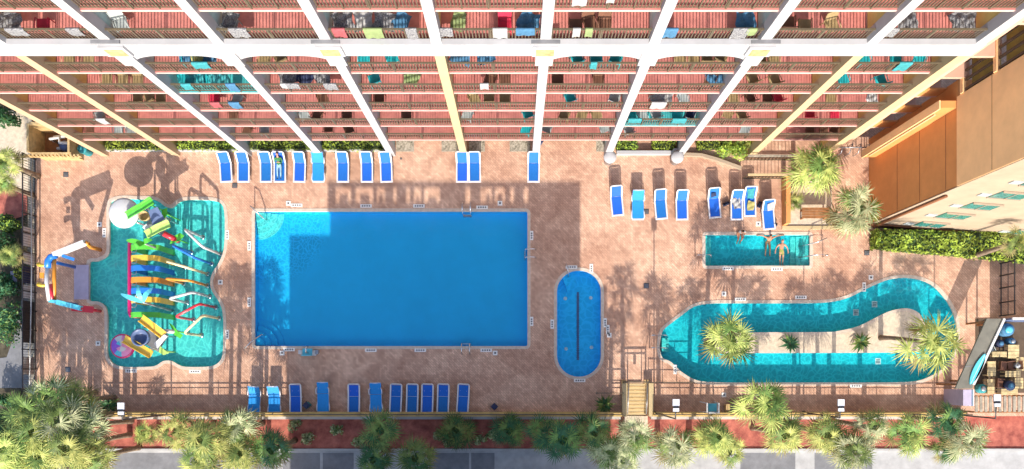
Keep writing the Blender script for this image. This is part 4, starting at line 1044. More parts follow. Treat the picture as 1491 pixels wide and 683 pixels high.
b = MB(); zr = hz * .75; b.tube([(XL - .12, GY(350, zr), FZ), (XL - .12, GY(351, zr), zr - .2), (XL - .12, GY(354, zr), zr), (XL - .12, GY(456, zr), zr), (XL - .06, GY(460, zr), zr), (XL + .5, GY(461, zr), zr), (XL + .9, GY(461, zr), zr)], .115, 10)
b.tube([(XL - .12, GY(456, zr), zr), (XL - .12, GY(457, zr), FZ)], .1, 8); b.build('rail', 'magenta_plastic', root)
for k in range(6):
    y = GY(364 + k * 16, zr); b = MB(); n = 12; c = Vector((XL + .12, y, zr - .05)); b.tube([c + Vector((.17 * math.cos(6.283 * j / n), .17 * math.sin(6.283 * j / n), 0)) for j in range(n)], .028, 6, closed=True); b.build('ring', 'white_plastic', root)
# tall spray flowers on slanting steel poles
def flower(base, top, zt, m, lab, petals):
    A = G(*base, FZ); T_ = P(*top, zt); root = thing('spray_flower', lab, 'water feature', A, 0, 'spray flowers in the splash pool')
    b = MB(); b.tube([A, A + (T_ - A) * .5 + Vector((0, 0, .2)), T_], [.09, .075, .06], 8); b.build('pole', 'grey_metal', root)
    for u, v in petals:
        q = P(u, v, zt + .25); d = q - T_; s = d.cross(Vector((0, 0, 1))).normalized(); b = MB()
        vs = []
        for k in range(7):
            t = k / 6; w = .04 + .11 * math.sin(math.pi * min(1, t * .9 + .1)); c = T_ + d * t + Vector((0, 0, .25 * math.sin(math.pi * t))); vs += [c - s * w, c + s * w, c + s * w - Vector((0, 0, .05)), c - s * w - Vector((0, 0, .05))]
        fs = [(4 * k + j, 4 * k + (j + 1) % 4, 4 * k + 4 + (j + 1) % 4, 4 * k + 4 + j) for k in range(6) for j in range(4)] + [(3, 2, 1, 0), (24, 25, 26, 27)]
        b.add(vs, fs); b.build('petal', m, root)
flower((248, 452), (208, 440), 3.4, 'sky_plastic', 'spray flower with three teal blades on a leaning steel pole', [(176, 428), (201, 416), (221, 420)])
flower((249, 370), (209, 354), 3.4, 'green_plastic', 'spray flower with green blades on a leaning steel pole', [(184, 350), (198, 361), (221, 349)])
# slides and towers
def chute(name, pts, w, m, root, wall=.16):
    b = MB(); pts = [Vector(p) for p in pts]; N = len(pts); vs = []
    for i, p in enumerate(pts):
        d = (pts[min(i + 1, N - 1)] - pts[max(i - 1, 0)]); s = d.cross(Vector((0, 0, 1))).normalized(); u = Vector((0, 0, 1))
        vs += [p - s * w / 2 + u * wall, p - s * w / 2 * .8, p + s * w / 2 * .8, p + s * w / 2 + u * wall, p + s * (w / 2 + .04) + u * wall, p + s * w / 2 * .9 - u * .05, p - s * w / 2 * .9 - u * .05, p - s * (w / 2 + .04) + u * wall]
    fs = [(8 * k + j, 8 * k + (j + 1) % 8, 8 * k + 8 + (j + 1) % 8, 8 * k + 8 + j) for k in range(N - 1) for j in range(8)]
    b.add(vs, fs); return b.build(name, m, root)
def dish(c, zc, r, lab, swirl):
    A = Vector((c.x, c.y, FZ)); root = thing('mushroom_spray', lab, 'water feature', A, 0, 'round mushroom sprays of the splash pool')
    b = MB(); b.tube([(c.x, c.y, FZ), (c.x, c.y, zc)], .1, 10); b.build('pole', 'white_plastic' if not swirl else 'violet_plastic', root)
    b = MB(); prof = [(.02, .16), (r * .5, .12), (r * .85, .05), (r, -.02), (r, -.1), (r * .9, -.05), (r * .5, .03), (.02, .06)]
    if not swirl:
        b.lathe((c.x, c.y, zc), list(reversed(prof)), 32); b.build('cap', 'white_plastic', root)
    else:
        b.lathe((c.x, c.y, zc), [(r, -.1), (r, -.02), (r * .86, .05)], 32, 0); b.build('rim', 'magenta_plastic', root)
        n = 32; vs = [(c.x + r * .86 * math.cos(6.283 * k / n), c.y + r * .86 * math.sin(6.283 * k / n), zc + .05) for k in range(n)] + [(c.x + r * .45 * math.cos(6.283 * k / n), c.y + r * .45 * math.sin(6.283 * k / n), zc + .12) for k in range(n)] + [(c.x, c.y, zc + .16)]
        b = MB(); 
        for k in range(n):
            j = (k + 1) % n; mi = (0, 0, 1, 2, 2, 3, 0, 0)[(k // 4) % 8]; b.add([vs[k], vs[j], vs[n + j], vs[n + k]], [(0, 1, 2, 3)], mi)
            mi = (1, 0, 0, 1, 3, 2, 0, 1)[((k + 6) // 4) % 8]; b.add([vs[n + k], vs[n + j], vs[2 * n]], [(0, 1, 2)], mi)
        b.build('cap', ['pink_plastic', 'white_plastic', 'violet_plastic', 'sky_plastic'], root)
    return root
dish(P(180, 310, 2.0), 2.0, .96, 'white mushroom spray disc in the north-west corner of the splash pool', False)
dish(P(178, 504, 1.9), 1.9, .78, 'pink and violet mushroom spray disc in the south-west corner of the splash pool', True)
def tower(c, lab, zt, rot):
    root = thing('play_tower', lab, 'play tower', (c.x, c.y, FZ), 0, 'play towers of the splash pool')
    M = Matrix.Rotation(rot, 3, 'Z')
    for x in (-.5, .5):
        for y in (-.5, .5):
            q = Vector((c.x, c.y, 0)) + M @ Vector((x, y, 0)); b = MB(); b.tube([(q.x, q.y, FZ), (q.x, q.y, zt)], .07, 8); b.build('post', 'steel', root)
    b = MB(); b.box(c.x - .62, c.x + .62, c.y - .62, c.y + .62, 1.0, 1.1, 0, rot, (c.x, c.y, 0)); b.build('platform', 'grey_metal', root)
    return root
c = P(218, 320, 2.2); t1 = tower(c, 'play tower with slate blue roof panel and green chutes in the splash pool', 2.4, R(-28))
b = MB(); b.add([P(216, 307, 2.75), P(229, 301, 2.75), P(240, 319, 2.5), P(222, 328, 2.5), P(216, 307, 2.68), P(229, 301, 2.68), P(240, 319, 2.43), P(222, 328, 2.43)], [(0, 1, 2, 3), (7, 6, 5, 4), (0, 4, 5, 1), (1, 5, 6, 2), (2, 6, 7, 3), (3, 7, 4, 0)]); b.build('roof_panel', 'slate_panel', t1)
b = MB(); b.add([P(207, 331, 2.3), P(213, 326, 2.3), P(220, 334, 2.2), P(215, 339, 2.2), P(207, 331, 2.24), P(213, 326, 2.24), P(220, 334, 2.14), P(215, 339, 2.14)], [(0, 1, 2, 3), (7, 6, 5, 4), (0, 4, 5, 1), (1, 5, 6, 2), (2, 6, 7, 3), (3, 7, 4, 0)]); b.build('side_panel', 'white_plastic', t1)
chute('chute', [P(222, 292, 2.9), P(207, 302, 2.8), P(196, 308, 2.6), P(185, 315, 2.25)], .42, 'green_plastic', t1)
chute('chute', [P(247, 326, 2.7), P(231, 333, 2.6), P(213, 343, 2.3)], .46, 'lime_plastic', t1)
b = MB(); b.tube([P(238, 340, 1.9), P(256, 349, 1.4), P(259, 351, .6)], .17, 10); b.build('spout', 'red_plastic', t1)
b = MB(); b.lathe(P(214, 316, 1.9), [(.1, 0), (.28, .1), (.34, .45), (.30, .46), (.24, .14), (.02, .06)], 16); b.build('bucket', 'wood_tan', t1)
def leafpart(root, pts, z, m):
    b = MB(); q = [P(u, v, z).xy for u, v in pts]; b.prism(ccw(q), z - .06, z, 0, True); c = sum(q, Vector((0, 0))) / len(q); b.tube([(c.x, c.y, FZ), (c.x, c.y, z - .05)], .05, 6); b.build('leaf_panel', m, root)
leafpart(t1, [(253, 344), (262, 339), (268, 343), (262, 350), (255, 353), (247, 355), (249, 350)], 1.5, 'green_plastic')
leafpart(t1, [(236, 305), (243, 303), (243, 312), (239, 319), (235, 313)], 2.0, 'green_plastic')
leafpart(t1, [(209, 299), (219, 289), (224, 297), (214, 303)], 2.6, 'green_plastic')
c = P(216, 492, 2.0); t2 = tower(c, 'play tower with grey bucket and yellow chutes at the south end of the splash pool', 2.2, R(-32))
chute('chute', [P(206, 463, 2.6), P(222, 475, 2.5), P(239, 488, 2.2)], .46, 'yellow_plastic', t2)
chute('chute', [P(181, 493, 2.1), P(200, 504, 2.4), P(221, 516, 2.6)], .46, 'yellow_plastic', t2)
b = MB(); b.lathe(P(210, 492, 2.0), [(.30, 0), (.52, .25), (.56, .62), (.46, .62), (.40, .3), (.02, .12)], 20); b.build('bucket', 'slate_panel', t2)
b = MB(); b.tube([P(239, 482, 2.0), P(257, 483, 1.4), P(260, 484, .5)], .13, 10); b.build('spout', 'white_plastic', t2)
b = MB(); b.add([P(224, 500, 2.3), P(239, 487, 2.3), P(244, 490, 2.2), P(229, 508, 2.2), P(224, 500, 2.24), P(239, 487, 2.24), P(244, 490, 2.14), P(229, 508, 2.14)], [(0, 1, 2, 3), (7, 6, 5, 4), (0, 4, 5, 1), (1, 5, 6, 2), (2, 6, 7, 3), (3, 7, 4, 0)]); b.build('side_panel', 'white_plastic', t2)
leafpart(t2, [(233, 504), (240, 510), (246, 514), (238, 517), (231, 513)], 1.4, 'lime_plastic'); leafpart(t2, [(246, 470), (252, 474), (260, 484), (266, 488), (262, 493), (254, 488)], 1.6, 'green_plastic')
# squirting gate on the deck at the west end
ga = thing('spray_gate', 'tall square spray frame with white, blue, red and orange bars on the west deck', 'water feature', (GX(95), GY(405), 0))
zg = 2.9
def gp(u, v, z=zg): return P(u, v, z)
b = MB(); b.bar(gp(80, 371) , gp(125, 353), .22, .62); b.build('beam', 'white_plastic', ga)
b = MB(); b.tube([gp(82, 372), gp(74, 374), gp(70, 380), gp(69, 390)], .2, 10); b.build('corner_pipe', 'blue_plastic', ga)
b = MB(); b.tube([gp(125, 353), gp(128, 355), G(146, 364, 1.2), G(146, 364, 0)], .13, 8); b.build('leg', 'orange_plastic', ga)
b = MB(); b.tube([gp(69, 390), gp(68, 412), gp(72, 438)], .13, 8); b.build('side_beam', 'white_plastic', ga)
b = MB(); b.tube([gp(74, 414), gp(76, 438)], .1, 8); b.build('side_pipe', 'red_plastic', ga)
b = MB(); b.tube([gp(79, 374, 2.75), gp(79, 437, 2.75)], .12, 8); b.build('side_pipe', 'orange_plastic', ga)
b = MB(); b.bar(gp(84, 440), gp(118, 449), .3, .35); b.bar(gp(72, 438), gp(84, 440), .2, .2); b.build('beam', 'sky_plastic', ga)
b = MB(); b.bar(G(124, 451, 1.6), G(148, 453, 1.0), .42, .25); b.tube([G(146, 453, 1.0), G(146, 453, 0)], .1, 8); b.tube([gp(118, 449), G(124, 451, 1.7)], .1, 8); b.build('spout', 'red_plastic', ga)
b = MB(); b.bar(gp(90, 372, 2.7), gp(108, 378, 2.3), .18, .18); b.build('brace', 'blue_plastic', ga)
for q in ((106, 367), (106, 436)):
    b = MB(); T0 = gp(72 if q[1] < 400 else 74, 380 if q[1] < 400 else 438); b.tube([(T0.x, T0.y, zg), (T0.x, T0.y, 0)], .11, 8); b.build('leg', 'blue_plastic', ga)
for v in (386, 415):
    b = MB(); b.tube([gp(68, v), gp(62, v + 1, zg + .1), gp(56, v - 1, zg - .05)], [.1, .1, .14], 8); b.build('nozzle', 'yellow_plastic', ga)
b = MB(); b.bar(gp(58, 401), gp(64, 401), .34, .06); b.build('panel', 'orange_plastic', ga)
b = MB(); b.box(GX(109), GX(130), GY(436), GY(386), 0, .10); tag(recentre(b.build('entry_slab', 'lilac_slab')), 'pale lilac entry slab at the west edge of the splash pool', 'slab')

# ------------------------------------------------------------------ lamps, fences, gate and stairs
def lamp(u, v, z, base_v, lab, vis=True):
    p = P(u, v, z); root = thing('deck_lamp', lab, 'lamp', (p.x, GY(base_v), 0), 0, 'tall lamps along the south wall')
    b = MB(); y0 = GY(base_v); b.lathe((p.x, y0, 0), [(.14, 0), (.14, .05), (.07, .12)], 10); b.tube([(p.x, y0, .1), (p.x, y0, z - .1), (p.x, p.y, z)], [.055, .04, .035], 8); b.build('pole', 'black_metal', root)
    b = MB(); b.box(p.x - .19, p.x + .19, p.y - .05, p.y + .34, z, z + .10); b.box(p.x - .17, p.x + .17, p.y - .36, p.y - .17, z, z + .10); b.build('lamp_head', 'white_resin', root)
    b = MB(); b.box(p.x - .16, p.x + .16, p.y - .169, p.y - .051, z - .03, z + .12); b.build('bracket', 'black_metal', root)
lamp(177, 595, 6.6, 603, 'tall slim lamp with white double head in the south-west corner'); lamp(984, 590, 7.2, 601, 'tall slim lamp with white double head just right of the staircase')
lamp(1224, 590, 6.0, 601, 'tall slim lamp with white double head south of the sand island'); lamp(1451, 583, 6.8, 601, 'tall slim lamp with white double head over the beach bar slats')
def wall_fence(u0, u1, lab, key):
    x0, x1 = GX(u0), GX(u1); y = GY(602.5)
    b = MB(); b.box(x0, x1, y - .13, y + .13, 0, .62); root = thing('boundary_fence', lab, 'fence', ((x0 + x1) / 2, y, 0), 0, 'railed walls along the south edge of the deck')
    b.build('wall', 'wall_tan', root); b = MB(); b.box(x0, x1, y - .15, y + .15, .621, .69); b.build('coping', 'wall_tan', root)
    r = MB(); r.box(x0, x1, y - .025, y + .025, 1.24, 1.29); r.box(x0, x1, y - .02, y + .02, 1.06, 1.09); r.box(x0, x1, y - .02, y + .02, .75, .78)
    n = int((x1 - x0) / .24)
    for k in range(n + 1): x = x0 + .02 + (x1 - x0 - .04) * k / n; r.box(x - .012, x + .012, y - .012, y + .012, .781, 1.06)
    n = int((x1 - x0) / 1.8)
    for k in range(n + 1): x = x0 + .04 + (x1 - x0 - .08) * k / n; r.box(x - .032, x + .032, y - .032, y + .032, .69, 1.35)
    r.build('railing', 'bronze_rail', root)
    k = MB(); k.box(x0, x1, y - .36, y - .17, -.6, .08); k.build('base_kerb', 'white_paint', root)
wall_fence(150, 904, 'long tan wall with bronze railing along the pool deck left of the staircase', 0)
wall_fence(948, 1400, 'tan wall with bronze railing along the pool deck right of the staircase', 1)
st = thing('staircase', 'pale stone staircase with hand rails leading down from the pool deck', 'stairs', (GX(927), GY(582), -.6))
nst = 9
for k in range(nst):
    y1 = ny - .02 - k * .245; z = -.03 - k * .075
    b = MB(); b.box(nx0 + .02, nx1 - .02, y1 - .243, y1, -.95, z); b.box(nx0 + .02, nx1 - .02, y1 - .243, y1 - .17, z, z + .012, 1); b.build('step', ['cream_paint', 'wood_tan'], st)
for x in (nx0 + .1, nx1 - .12):
    b = MB(); b.tube([(x, ny + .05, .0), (x, ny + .05, .9), (x, ny - 2.0, .25), (x, ny - 2.0, -.6)], .03, 6); b.tube([(x, ny + .05, .5), (x, ny - 2.0, -.15)], .02, 6); b.build('handrail', 'grey_metal', st)
for x0, x1, lab in ((nx0 - .27, nx0 - .01, 'tan side wall on the left of the staircase'), (nx1 + .01, nx1 + .27, 'tan side wall on the right of the staircase')):
    b = MB(); b.box(x0, x1, DS, ny, .002, .5); b.box(x0 - .02, x1 + .02, DS, ny, .501, .56); tag(recentre(b.build('stair_wall', 'cream_paint')), lab, 'wall', 'side walls of the staircase')
gt = thing('pool_gate', 'black metal pool gate with posts and post lanterns at the top of the staircase', 'gate', (GX(924), GY(556), 0))
yg = GY(556)
for u in (907.5, 940):
    b = MB(); b.box(GX(u) - .05, GX(u) + .05, yg - .05, yg + .05, 0, 1.42); po = b.build('post', 'bronze_rail', gt)
    b = MB(); b.box(GX(u) - .14, GX(u) + .14, yg - .14, yg + .14, 0, .40); b.build('post_base', 'wood_tan', po)
b = MB()
for u in (914, 934): b.box(GX(u) - .03, GX(u) + .03, yg - .03, yg + .03, .05, 1.40)
b.box(GX(907.5), GX(940), yg - .035, yg + .035, 1.36, 1.43); b.box(GX(907.5), GX(940), yg - .03, yg + .03, 1.15, 1.20); b.box(GX(914), GX(934), yg - .03, yg + .03, .02, .08); b.box(GX(922), GX(926), yg - .04, yg + .04, .75, 1.15)
b.build('gate_frame', 'bronze_rail', gt)
for u0, u1, v, lab in ((868, 905, 572, 'short bronze railing on the deck left of the pool gate'), (944, 1006, 556.5, 'short bronze railing on the deck right of the pool gate')):
    r = MB(); y = GY(v); x0, x1 = GX(u0), GX(u1); r.box(x0, x1, y - .02, y + .02, .95, 1.0); r.box(x0, x1, y - .02, y + .02, .5, .53)
    for k in range(4): x = x0 + (x1 - x0) * k / 3; r.box(x - .025, x + .025, y - .025, y + .025, 0, 1.02)
    tag(recentre(r.build('short_railing', 'bronze_rail')), lab, 'railing', 'short railings by the pool gate')
# west side fence with solid dark lower panels
def line_fence(x, y0, y1, h, lab, mb, mp=None, n=12):
    root = thing('side_fence', lab, 'fence', (x, (y0 + y1) / 2, 0), 0)
    b = MB(); b.box(x - .03, x + .03, y0, y1, h - .06, h); b.box(x - .03, x + .03, y0, y1, .12, .17)
    for k in range(n + 1): y = y0 + (y1 - y0) * k / n; b.box(x - .035, x + .035, y - .035, y + .035, 0, h + .05)
    m = int((y1 - y0) / .16)
    for k in range(m): y = y0 + (y1 - y0) * (k + .5) / m; b.box(x - .01, x + .01, y - .01, y + .01, .17, h - .06)
    b.build('railing', mb, root)
    if mp:
        for (a, c, m) in mp:
            p = MB(); p.box(x - .05, x - .032, c, a, .2, h - .1); p.build('panel', m, root)
line_fence(GX(53), GY(565), GY(232), 1.5, 'black metal fence along the west edge of the deck', 'black_metal', [(GY(v0), GY(v1), m) for v0, v1, m in ((335, 362, 'white_plastic'), (372, 388, 'white_plastic'), (390, 415, 'cloth_navy'), (418, 436, 'white_plastic'), (440, 500, 'black_metal'), (520, 545, 'grey_metal'))])
b = MB(); b.tube([P(46, 232, .9), P(46, 400, .9), P(43, 560, .9)], .05, 6)
for v in range(240, 561, 40): b.tube([P(46, v, 0), P(46, v, .9)], .035, 6)
tag(recentre(b.build('guard_rail', 'grey_metal')), 'grey guard rail west of the side walk', 'railing')
# fence and ladder-like gate at the right of the lazy river
r = thing('side_fence', 'dark metal fence with square panels right of the lazy river', 'fence', (GX(1450), GY(425), 0))
b = MB(); x0 = GX(1456)
for y in (GY(460), GY(441), GY(420), GY(402), GY(384)): b.box(x0 - .04, x0 + .04, y - .04, y + .04, 0, 1.6)
b.box(x0 - .03, x0 + .03, GY(460), GY(384), 1.52, 1.58); b.box(x0 - .03, x0 + .03, GY(460), GY(384), .10, .15); b.box(x0 - .02, x0 + .02, GY(460), GY(384), .85, .88); b.build('railing', 'black_metal', r)
# fences of the passage at the hotel foot
for v, lab, c in ((233, 'cream topped fence nearer the hotel across the gated passage', 'wood_grey'), (260, 'cream topped fence nearer the plunge pool across the gated passage', 'cream_paint')):
    x0, x1, y = GX(1082), GX(1154), GY(v) - .02; root = thing('passage_fence', lab, 'fence', ((x0 + x1) / 2, y, 0), 0, 'fences across the gated passage')
    b = MB(); b.box(x0, x1, y - .07, y + .07, 1.05, 1.12); b.build('top_rail', c, root)
    b = MB(); b.box(x0, x1, y - .03, y + .03, .08, .14)
    for k in range(15): x = x0 + (x1 - x0) * k / 14; b.box(x - .02, x + .02, y - .02, y + .02, 0 if k % 7 == 0 else .14, 1.05)
    b.build('pickets', 'bronze_rail', root)
# planter by the annex
b = MB(); b.box(GX(1138), GX(1143), GY(329), GY(262), 0, .95); b.box(GX(1138) - .03, GX(1143) + .03, GY(329), GY(262), .951, 1.0); tag(recentre(b.build('planter_wall', 'orange_wall')), 'orange low wall along the west side of the sand planter', 'low wall')
b = MB(); b.box(GX(1143.5), GX(1211), GY(329), GY(264), .0, .06); struct('planter_sand', b, 'sand')
b = MB(); b.box(GX(1138), GX(1262), GY(334), GY(329.5), .0, .14); tag(recentre(b.build('planter_kerb', 'cream_paint')), 'cream kerb along the south side of the sand planter', 'kerb')
tb = thing('bench_table', 'dark brown rectangular table in the sand planter under a palm', 'table', G(1188, 311, .06))
b = MB(); a, c = P(1168, 318, .75), P(1208, 302, .75)
for k in range(4): b.box(a.x, c.x, a.y + (c.y - a.y) * k / 4 + .01, a.y + (c.y - a.y) * (k + 1) / 4 - .01, .70, .75)
b.build('tabletop', 'wood_brown', tb)
for x in (a.x + .15, c.x - .15):
    for y in (a.y + .1, c.y - .1): b = MB(); b.box(x - .05, x + .05, y - .05, y + .05, .06, .70); b.build('leg', 'wood_brown', tb)
def deckchair(u, v, rz, m, lab):
    q = P(u, v, .4); root = thing('deck_chair', lab, 'chair', (q.x, q.y, 0), rz)
    b = MB(); b.box(-.25, .25, -.25, .22, .38, .43); b.build('seat', m, root, world=False)
    b = MB(); b.add([(-.25, .2, .44), (.25, .2, .44), (.25, .36, .95), (-.25, .36, .95), (-.25, .24, .43), (.25, .24, .43), (.25, .40, .94), (-.25, .40, .94)], [(0, 1, 2, 3), (7, 6, 5, 4), (0, 4, 5, 1), (1, 5, 6, 2), (2, 6, 7, 3), (3, 7, 4, 0)]); b.build('backrest', m, root, world=False)
    for x in (-.23, .23):
        for y in (-.22, .2): b = MB(); b.tube([(x, y, .38), (x, y, 0)], .02, 5); b.build('leg', 'white_resin', root, world=False)
deckchair(1281, 262, R(-90), 'sling_blue', 'blue chair against the orange annex wall'); deckchair(1281, 272, R(-90), 'sling_blue', 'blue chair against the annex wall, the one nearer the hedge')
b = MB(); q = P(1245, 216, .8); b.tube([(q.x - 1.2, q.y, 0), (q.x - 1.2, q.y, 1), (q.x + 1.1, q.y, 1), (q.x + 1.1, q.y, 0)], .04, 6)
for k in range(4): b.tube([(q.x - .9 + k * .55, q.y - .3, 0), (q.x - .9 + k * .55, q.y - .3, .8), (q.x - .7 + k * .55, q.y + .3, .8), (q.x - .7 + k * .55, q.y + .3, 0)], .03, 6)
tag(recentre(b.build('bike_rack', 'grey_metal')), 'grey metal rack under the hotel corner beside the annex', 'rack')

# pump enclosure at the north-west corner
pe = thing('pump_enclosure', 'roofless wooden enclosure holding white pipes at the hotel west corner', 'enclosure', (GX(100), GY(215), 0))
b = MB(); b.box(GX(63), GX(66), GY(232), GY(192), 0, 1.8); b.box(GX(66), GX(122), GY(233.5), GY(231), 0, 1.5); b.box(GX(118), GX(121), GY(231), GY(196), 0, 1.6); b.box(GX(66), GX(118), GY(194), GY(190), 0, 1.8); b.build('fence_wall', 'orange_plastic' if False else 'wood_tan', pe)
b = MB(); b.box(GX(66), GX(118), GY(231), GY(194), .001, .04); b.build('pad', 'wood_brown', pe)
b = MB(); 
for k in range(16): b.box(GX(50) + k * .24, GX(50) + k * .24 + .14, GY(236), GY(233.6), 1.2, 1.5)
b.box(GX(50), GX(133), GY(236.2), GY(233.5), 1.1, 1.199); b.build('slat_top', 'pale_yellow_plastic' if False else 'wood_tan', pe)
pp_ = thing('pool_pump', 'white pipes and pump with a dark motor inside the wooden enclosure', 'pump', G(97, 214, .04))
b = MB(); b.tube([G(85, 208, .1), G(85, 208, .9), G(98, 206, .9), G(98, 214, .9), G(110, 214, .9), G(110, 214, .1)], .10, 8); b.tube([G(92, 220, .1), G(92, 220, .6), G(104, 220, .6), G(112, 224, .6)], .10, 8); b.tube([G(88, 205, .7), G(104, 203, .7)], .13, 8); b.build('pipes', 'white_plastic', pp_)
b = MB(); b.lathe(G(103, 217, .05), [(.3, 0), (.34, .2), (.34, .7), (.2, .8), (.02, .82)], 16); b.build('motor', 'slate_panel', pp_)
b = MB(); b.lathe(G(130, 222, .0), [(.26, 0), (.28, .1), (.28, .8), (.30, .82), (.30, .9), (.02, .94)], 16); tag(recentre(b.build('storage_bin', 'cloth_teal')), 'teal round bin beside the wooden pump enclosure', 'bin')
b = MB(); q = P(50, 410, .5); b.box(q.x - .6, q.x - .2, q.y - .7, q.y + .7, 0, .5)
sb = thing('garden_bench', 'lilac grey bench in the west garden by the guard rail', 'bench', (GX(25), GY(412), -.14))
b = MB(); b.box(GX(20), GX(29), GY(428), GY(396), .28, .36); b.build('seat', 'lilac_slab', sb)
for v in (401, 423): b = MB(); b.box(GX(21), GX(28), GY(v + 2), GY(v - 2), -.13, .28); b.build('leg', 'lilac_slab', sb)

# ------------------------------------------------------------------ beach bar at the lower right
bar = thing('beach_bar', 'grey roofed beach bar with blue surfboard sign at the lower right', 'bar', (GX(1440), GY(520), 0))
roof = [(1437, 464), (1462, 464), (1418, 557), (1416, 566), (1391, 566)]; zb = 2.5
b = MB(); b.prism(ccw([P(u, v, zb).xy for u, v in roof]), zb - .14, zb, 0, True); b.build('roof', 'grey_roof', bar)
b = MB(); a, c = P(1402, 538, zb), P(1424, 527, zb); b.bar(P(1405, 534, zb + .005), P(1429, 531, zb + .005), .05, .02); b.build('roof_seam', 'concrete_grey', bar)
b = MB(); b.bar(P(1462, 464, zb + .02), P(1417, 560, zb + .02), .14, .16); b.build('fascia', 'white_plastic', bar)
b = MB(); b.box(GX(1391, 1.4), GX(1403, 1.4), GY(590, 1.4), GY(567, 1.4), 0, 2.3); b.build('counter_wall', 'lilac_slab', bar)
b = MB()
for k, m in enumerate((0, 1, 0, 1, 0)): b.box(GX(1404, 2) + k * .095, GX(1404, 2) + k * .095 + .085, GY(591, 2), GY(567, 2), 1.9, 2.2 + .02 * k, m)
b.build('striped_sign', ['white_plastic', 'cloth_blue'], bar)
for u, v in ((1440, 468), (1395, 560), (1456, 470), (1416, 555)):
    q = P(u, v, zb); b = MB(); b.box(q.x - .06, q.x + .06, q.y - .06, q.y + .06, 0, zb - .141); b.build('post', 'wood_brown', bar)
b = MB(); b.box(GX(1441), GX(1530), GY(469), GY(466.5), 0, 2.34); b.box(GX(1441), GX(1530), GY(469) - .02, GY(466.5) + .02, 2.341, 2.45, 1); b.build('back_wall', ['slate_panel', 'white_plastic'], bar)
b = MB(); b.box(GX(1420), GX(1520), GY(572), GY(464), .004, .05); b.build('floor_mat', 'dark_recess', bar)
A, B = P(1412, 560, zb + .05), P(1434, 515, zb + .05); d = B - A; s = d.cross(Vector((0, 0, 1))).normalized(); n = 18; out = []
for k in range(n + 1): t = k / n; out.append((t, .27 * math.sin(math.pi * t) ** .6 * (1 - .15 * t)))
b = MB(); pl = [A + d * t + s * w for t, w in out] + [A + d * t - s * w for t, w in reversed(out[1:-1])]
b.prism(ccw([p.xy for p in pl]), zb + .03, zb + .10, 0, True); su = b.build('surfboard', 'sky_plastic', None); recentre(su); tag(su, 'pale blue surfboard mounted on the grey bar roof', 'surfboard')
b = MB(); b.bar(A + d * .04 + Vector((0, 0, .053)), A + d * .96 + Vector((0, 0, .053)), .03, .012); so_ = b.build('stringer', 'white_plastic', su)
b = MB(); yb0, yb1 = GY(600, 1.9), GY(577, 1.9); x0 = GX(1420, 1.9)
sl_ = thing('slat_canopy', 'dark wooden slatted canopy at the south end of the beach bar', 'canopy', (GX(1455), GY(590), 0))
for k in range(12): b.box(x0 + k * .30, x0 + k * .30 + .17, yb0, yb1, 1.84, 1.9)
b.build('slats', 'wood_grey', sl_)
b = MB(); b.box(x0 - .05, x0 + 3.7, yb1 - .05, yb1 + .05, 1.74, 1.839); b.box(x0 - .05, x0 + 3.7, yb0 - .05, yb0 + .05, 1.74, 1.839); b.build('beam', 'wood_brown', sl_)
for x in (x0, x0 + 3.55):
    for y in (yb0, yb1): b = MB(); b.box(x - .05, x + .05, y - .05, y + .05, 0, 1.739); b.build('post', 'wood_brown', sl_)
def bench(u0, u1, v0, v1, lab):
    a, c = P(u0, v1, .72), P(u1, v0, .72); root = thing('bar_table', lab, 'table', ((a.x + c.x) / 2, (a.y + c.y) / 2, .05), 0, 'wooden tables of the beach bar'); b = MB(); n = 4
    for k in range(n): b.box(a.x, c.x, a.y + (c.y - a.y) * k / n + .01, a.y + (c.y - a.y) * (k + 1) / n - .01, .67, .72)
    b.build('tabletop', 'cream_wood', root)
    for x in (a.x + .08, c.x - .08):
        for y in (a.y + .08, c.y - .08): l = MB(); l.box(x - .04, x + .04, y - .04, y + .04, .05, .67); l.build('leg', 'cream_wood', root)
mat('cream_wood', (.60, .47, .25), .7, var=.2, scale=4)
for u0, u1, v0, v1, lab in ((1468, 1484, 502, 522, 'wooden bar table nearest the round blue tank'), (1445, 1466, 512, 520, 'narrow wooden bar table beside the roof edge'), (1438, 1450, 526, 548, 'upright wooden bar table in the middle of the bar west side'), (1464, 1486, 540, 549, 'long wooden bar table in the middle of the bar'), (1480, 1491, 520, 540, 'wooden bar table at the photo edge in the bar'),
        (1438, 1448, 552, 574, 'upright wooden bar table near the slatted canopy'), (1458, 1482, 566, 575, 'long wooden bar table along the slatted canopy'), (1478, 1490, 550, 566, 'wooden bar table at the photo edge near the canopy')): bench(u0, u1, v0, v1, lab)
def barrel(u, v, r, h, m, lab, m2='grey_metal'):
    q = P(u, v, h); root = thing('drink_tank', lab, 'tank', (q.x, q.y, .05), 0, 'round tanks in the beach bar')
    b = MB(); b.lathe((q.x, q.y, .05), [(r * .9, 0), (r, .1), (r, h - .2), (r * .93, h - .1), (r * .5, h - .08)], 20); b.build('tank', m, root)
    b = MB(); b.lathe((q.x, q.y, .05), [(r * .55, h - .09), (r * .55, h), (r * .3, h + .03), (.02, h + .04)], 16); b.build('lid', m2, root)
barrel(1469, 480, .42, 1.0, 'cloth_blue', 'large round blue tank in the north corner of the beach bar', 'sky_plastic')
barrel(1475, 497, .22, .7, 'cloth_blue', 'small blue tank just south of the large round one'); barrel(1458, 500, .25, .6, 'cloth_navy', 'navy tank by the bar roof edge', 'cloth_blue'); barrel(1472, 562, .34, .8, 'cloth_navy', 'navy tank between the wooden tables near the canopy', 'cloth_blue'); barrel(1432, 566, .3, .6, 'cloth_teal', 'teal tank at the south-west corner of the beach bar'); barrel(1484, 532, .2, .8, 'grey_metal', 'grey tank at the photo edge in the beach bar')
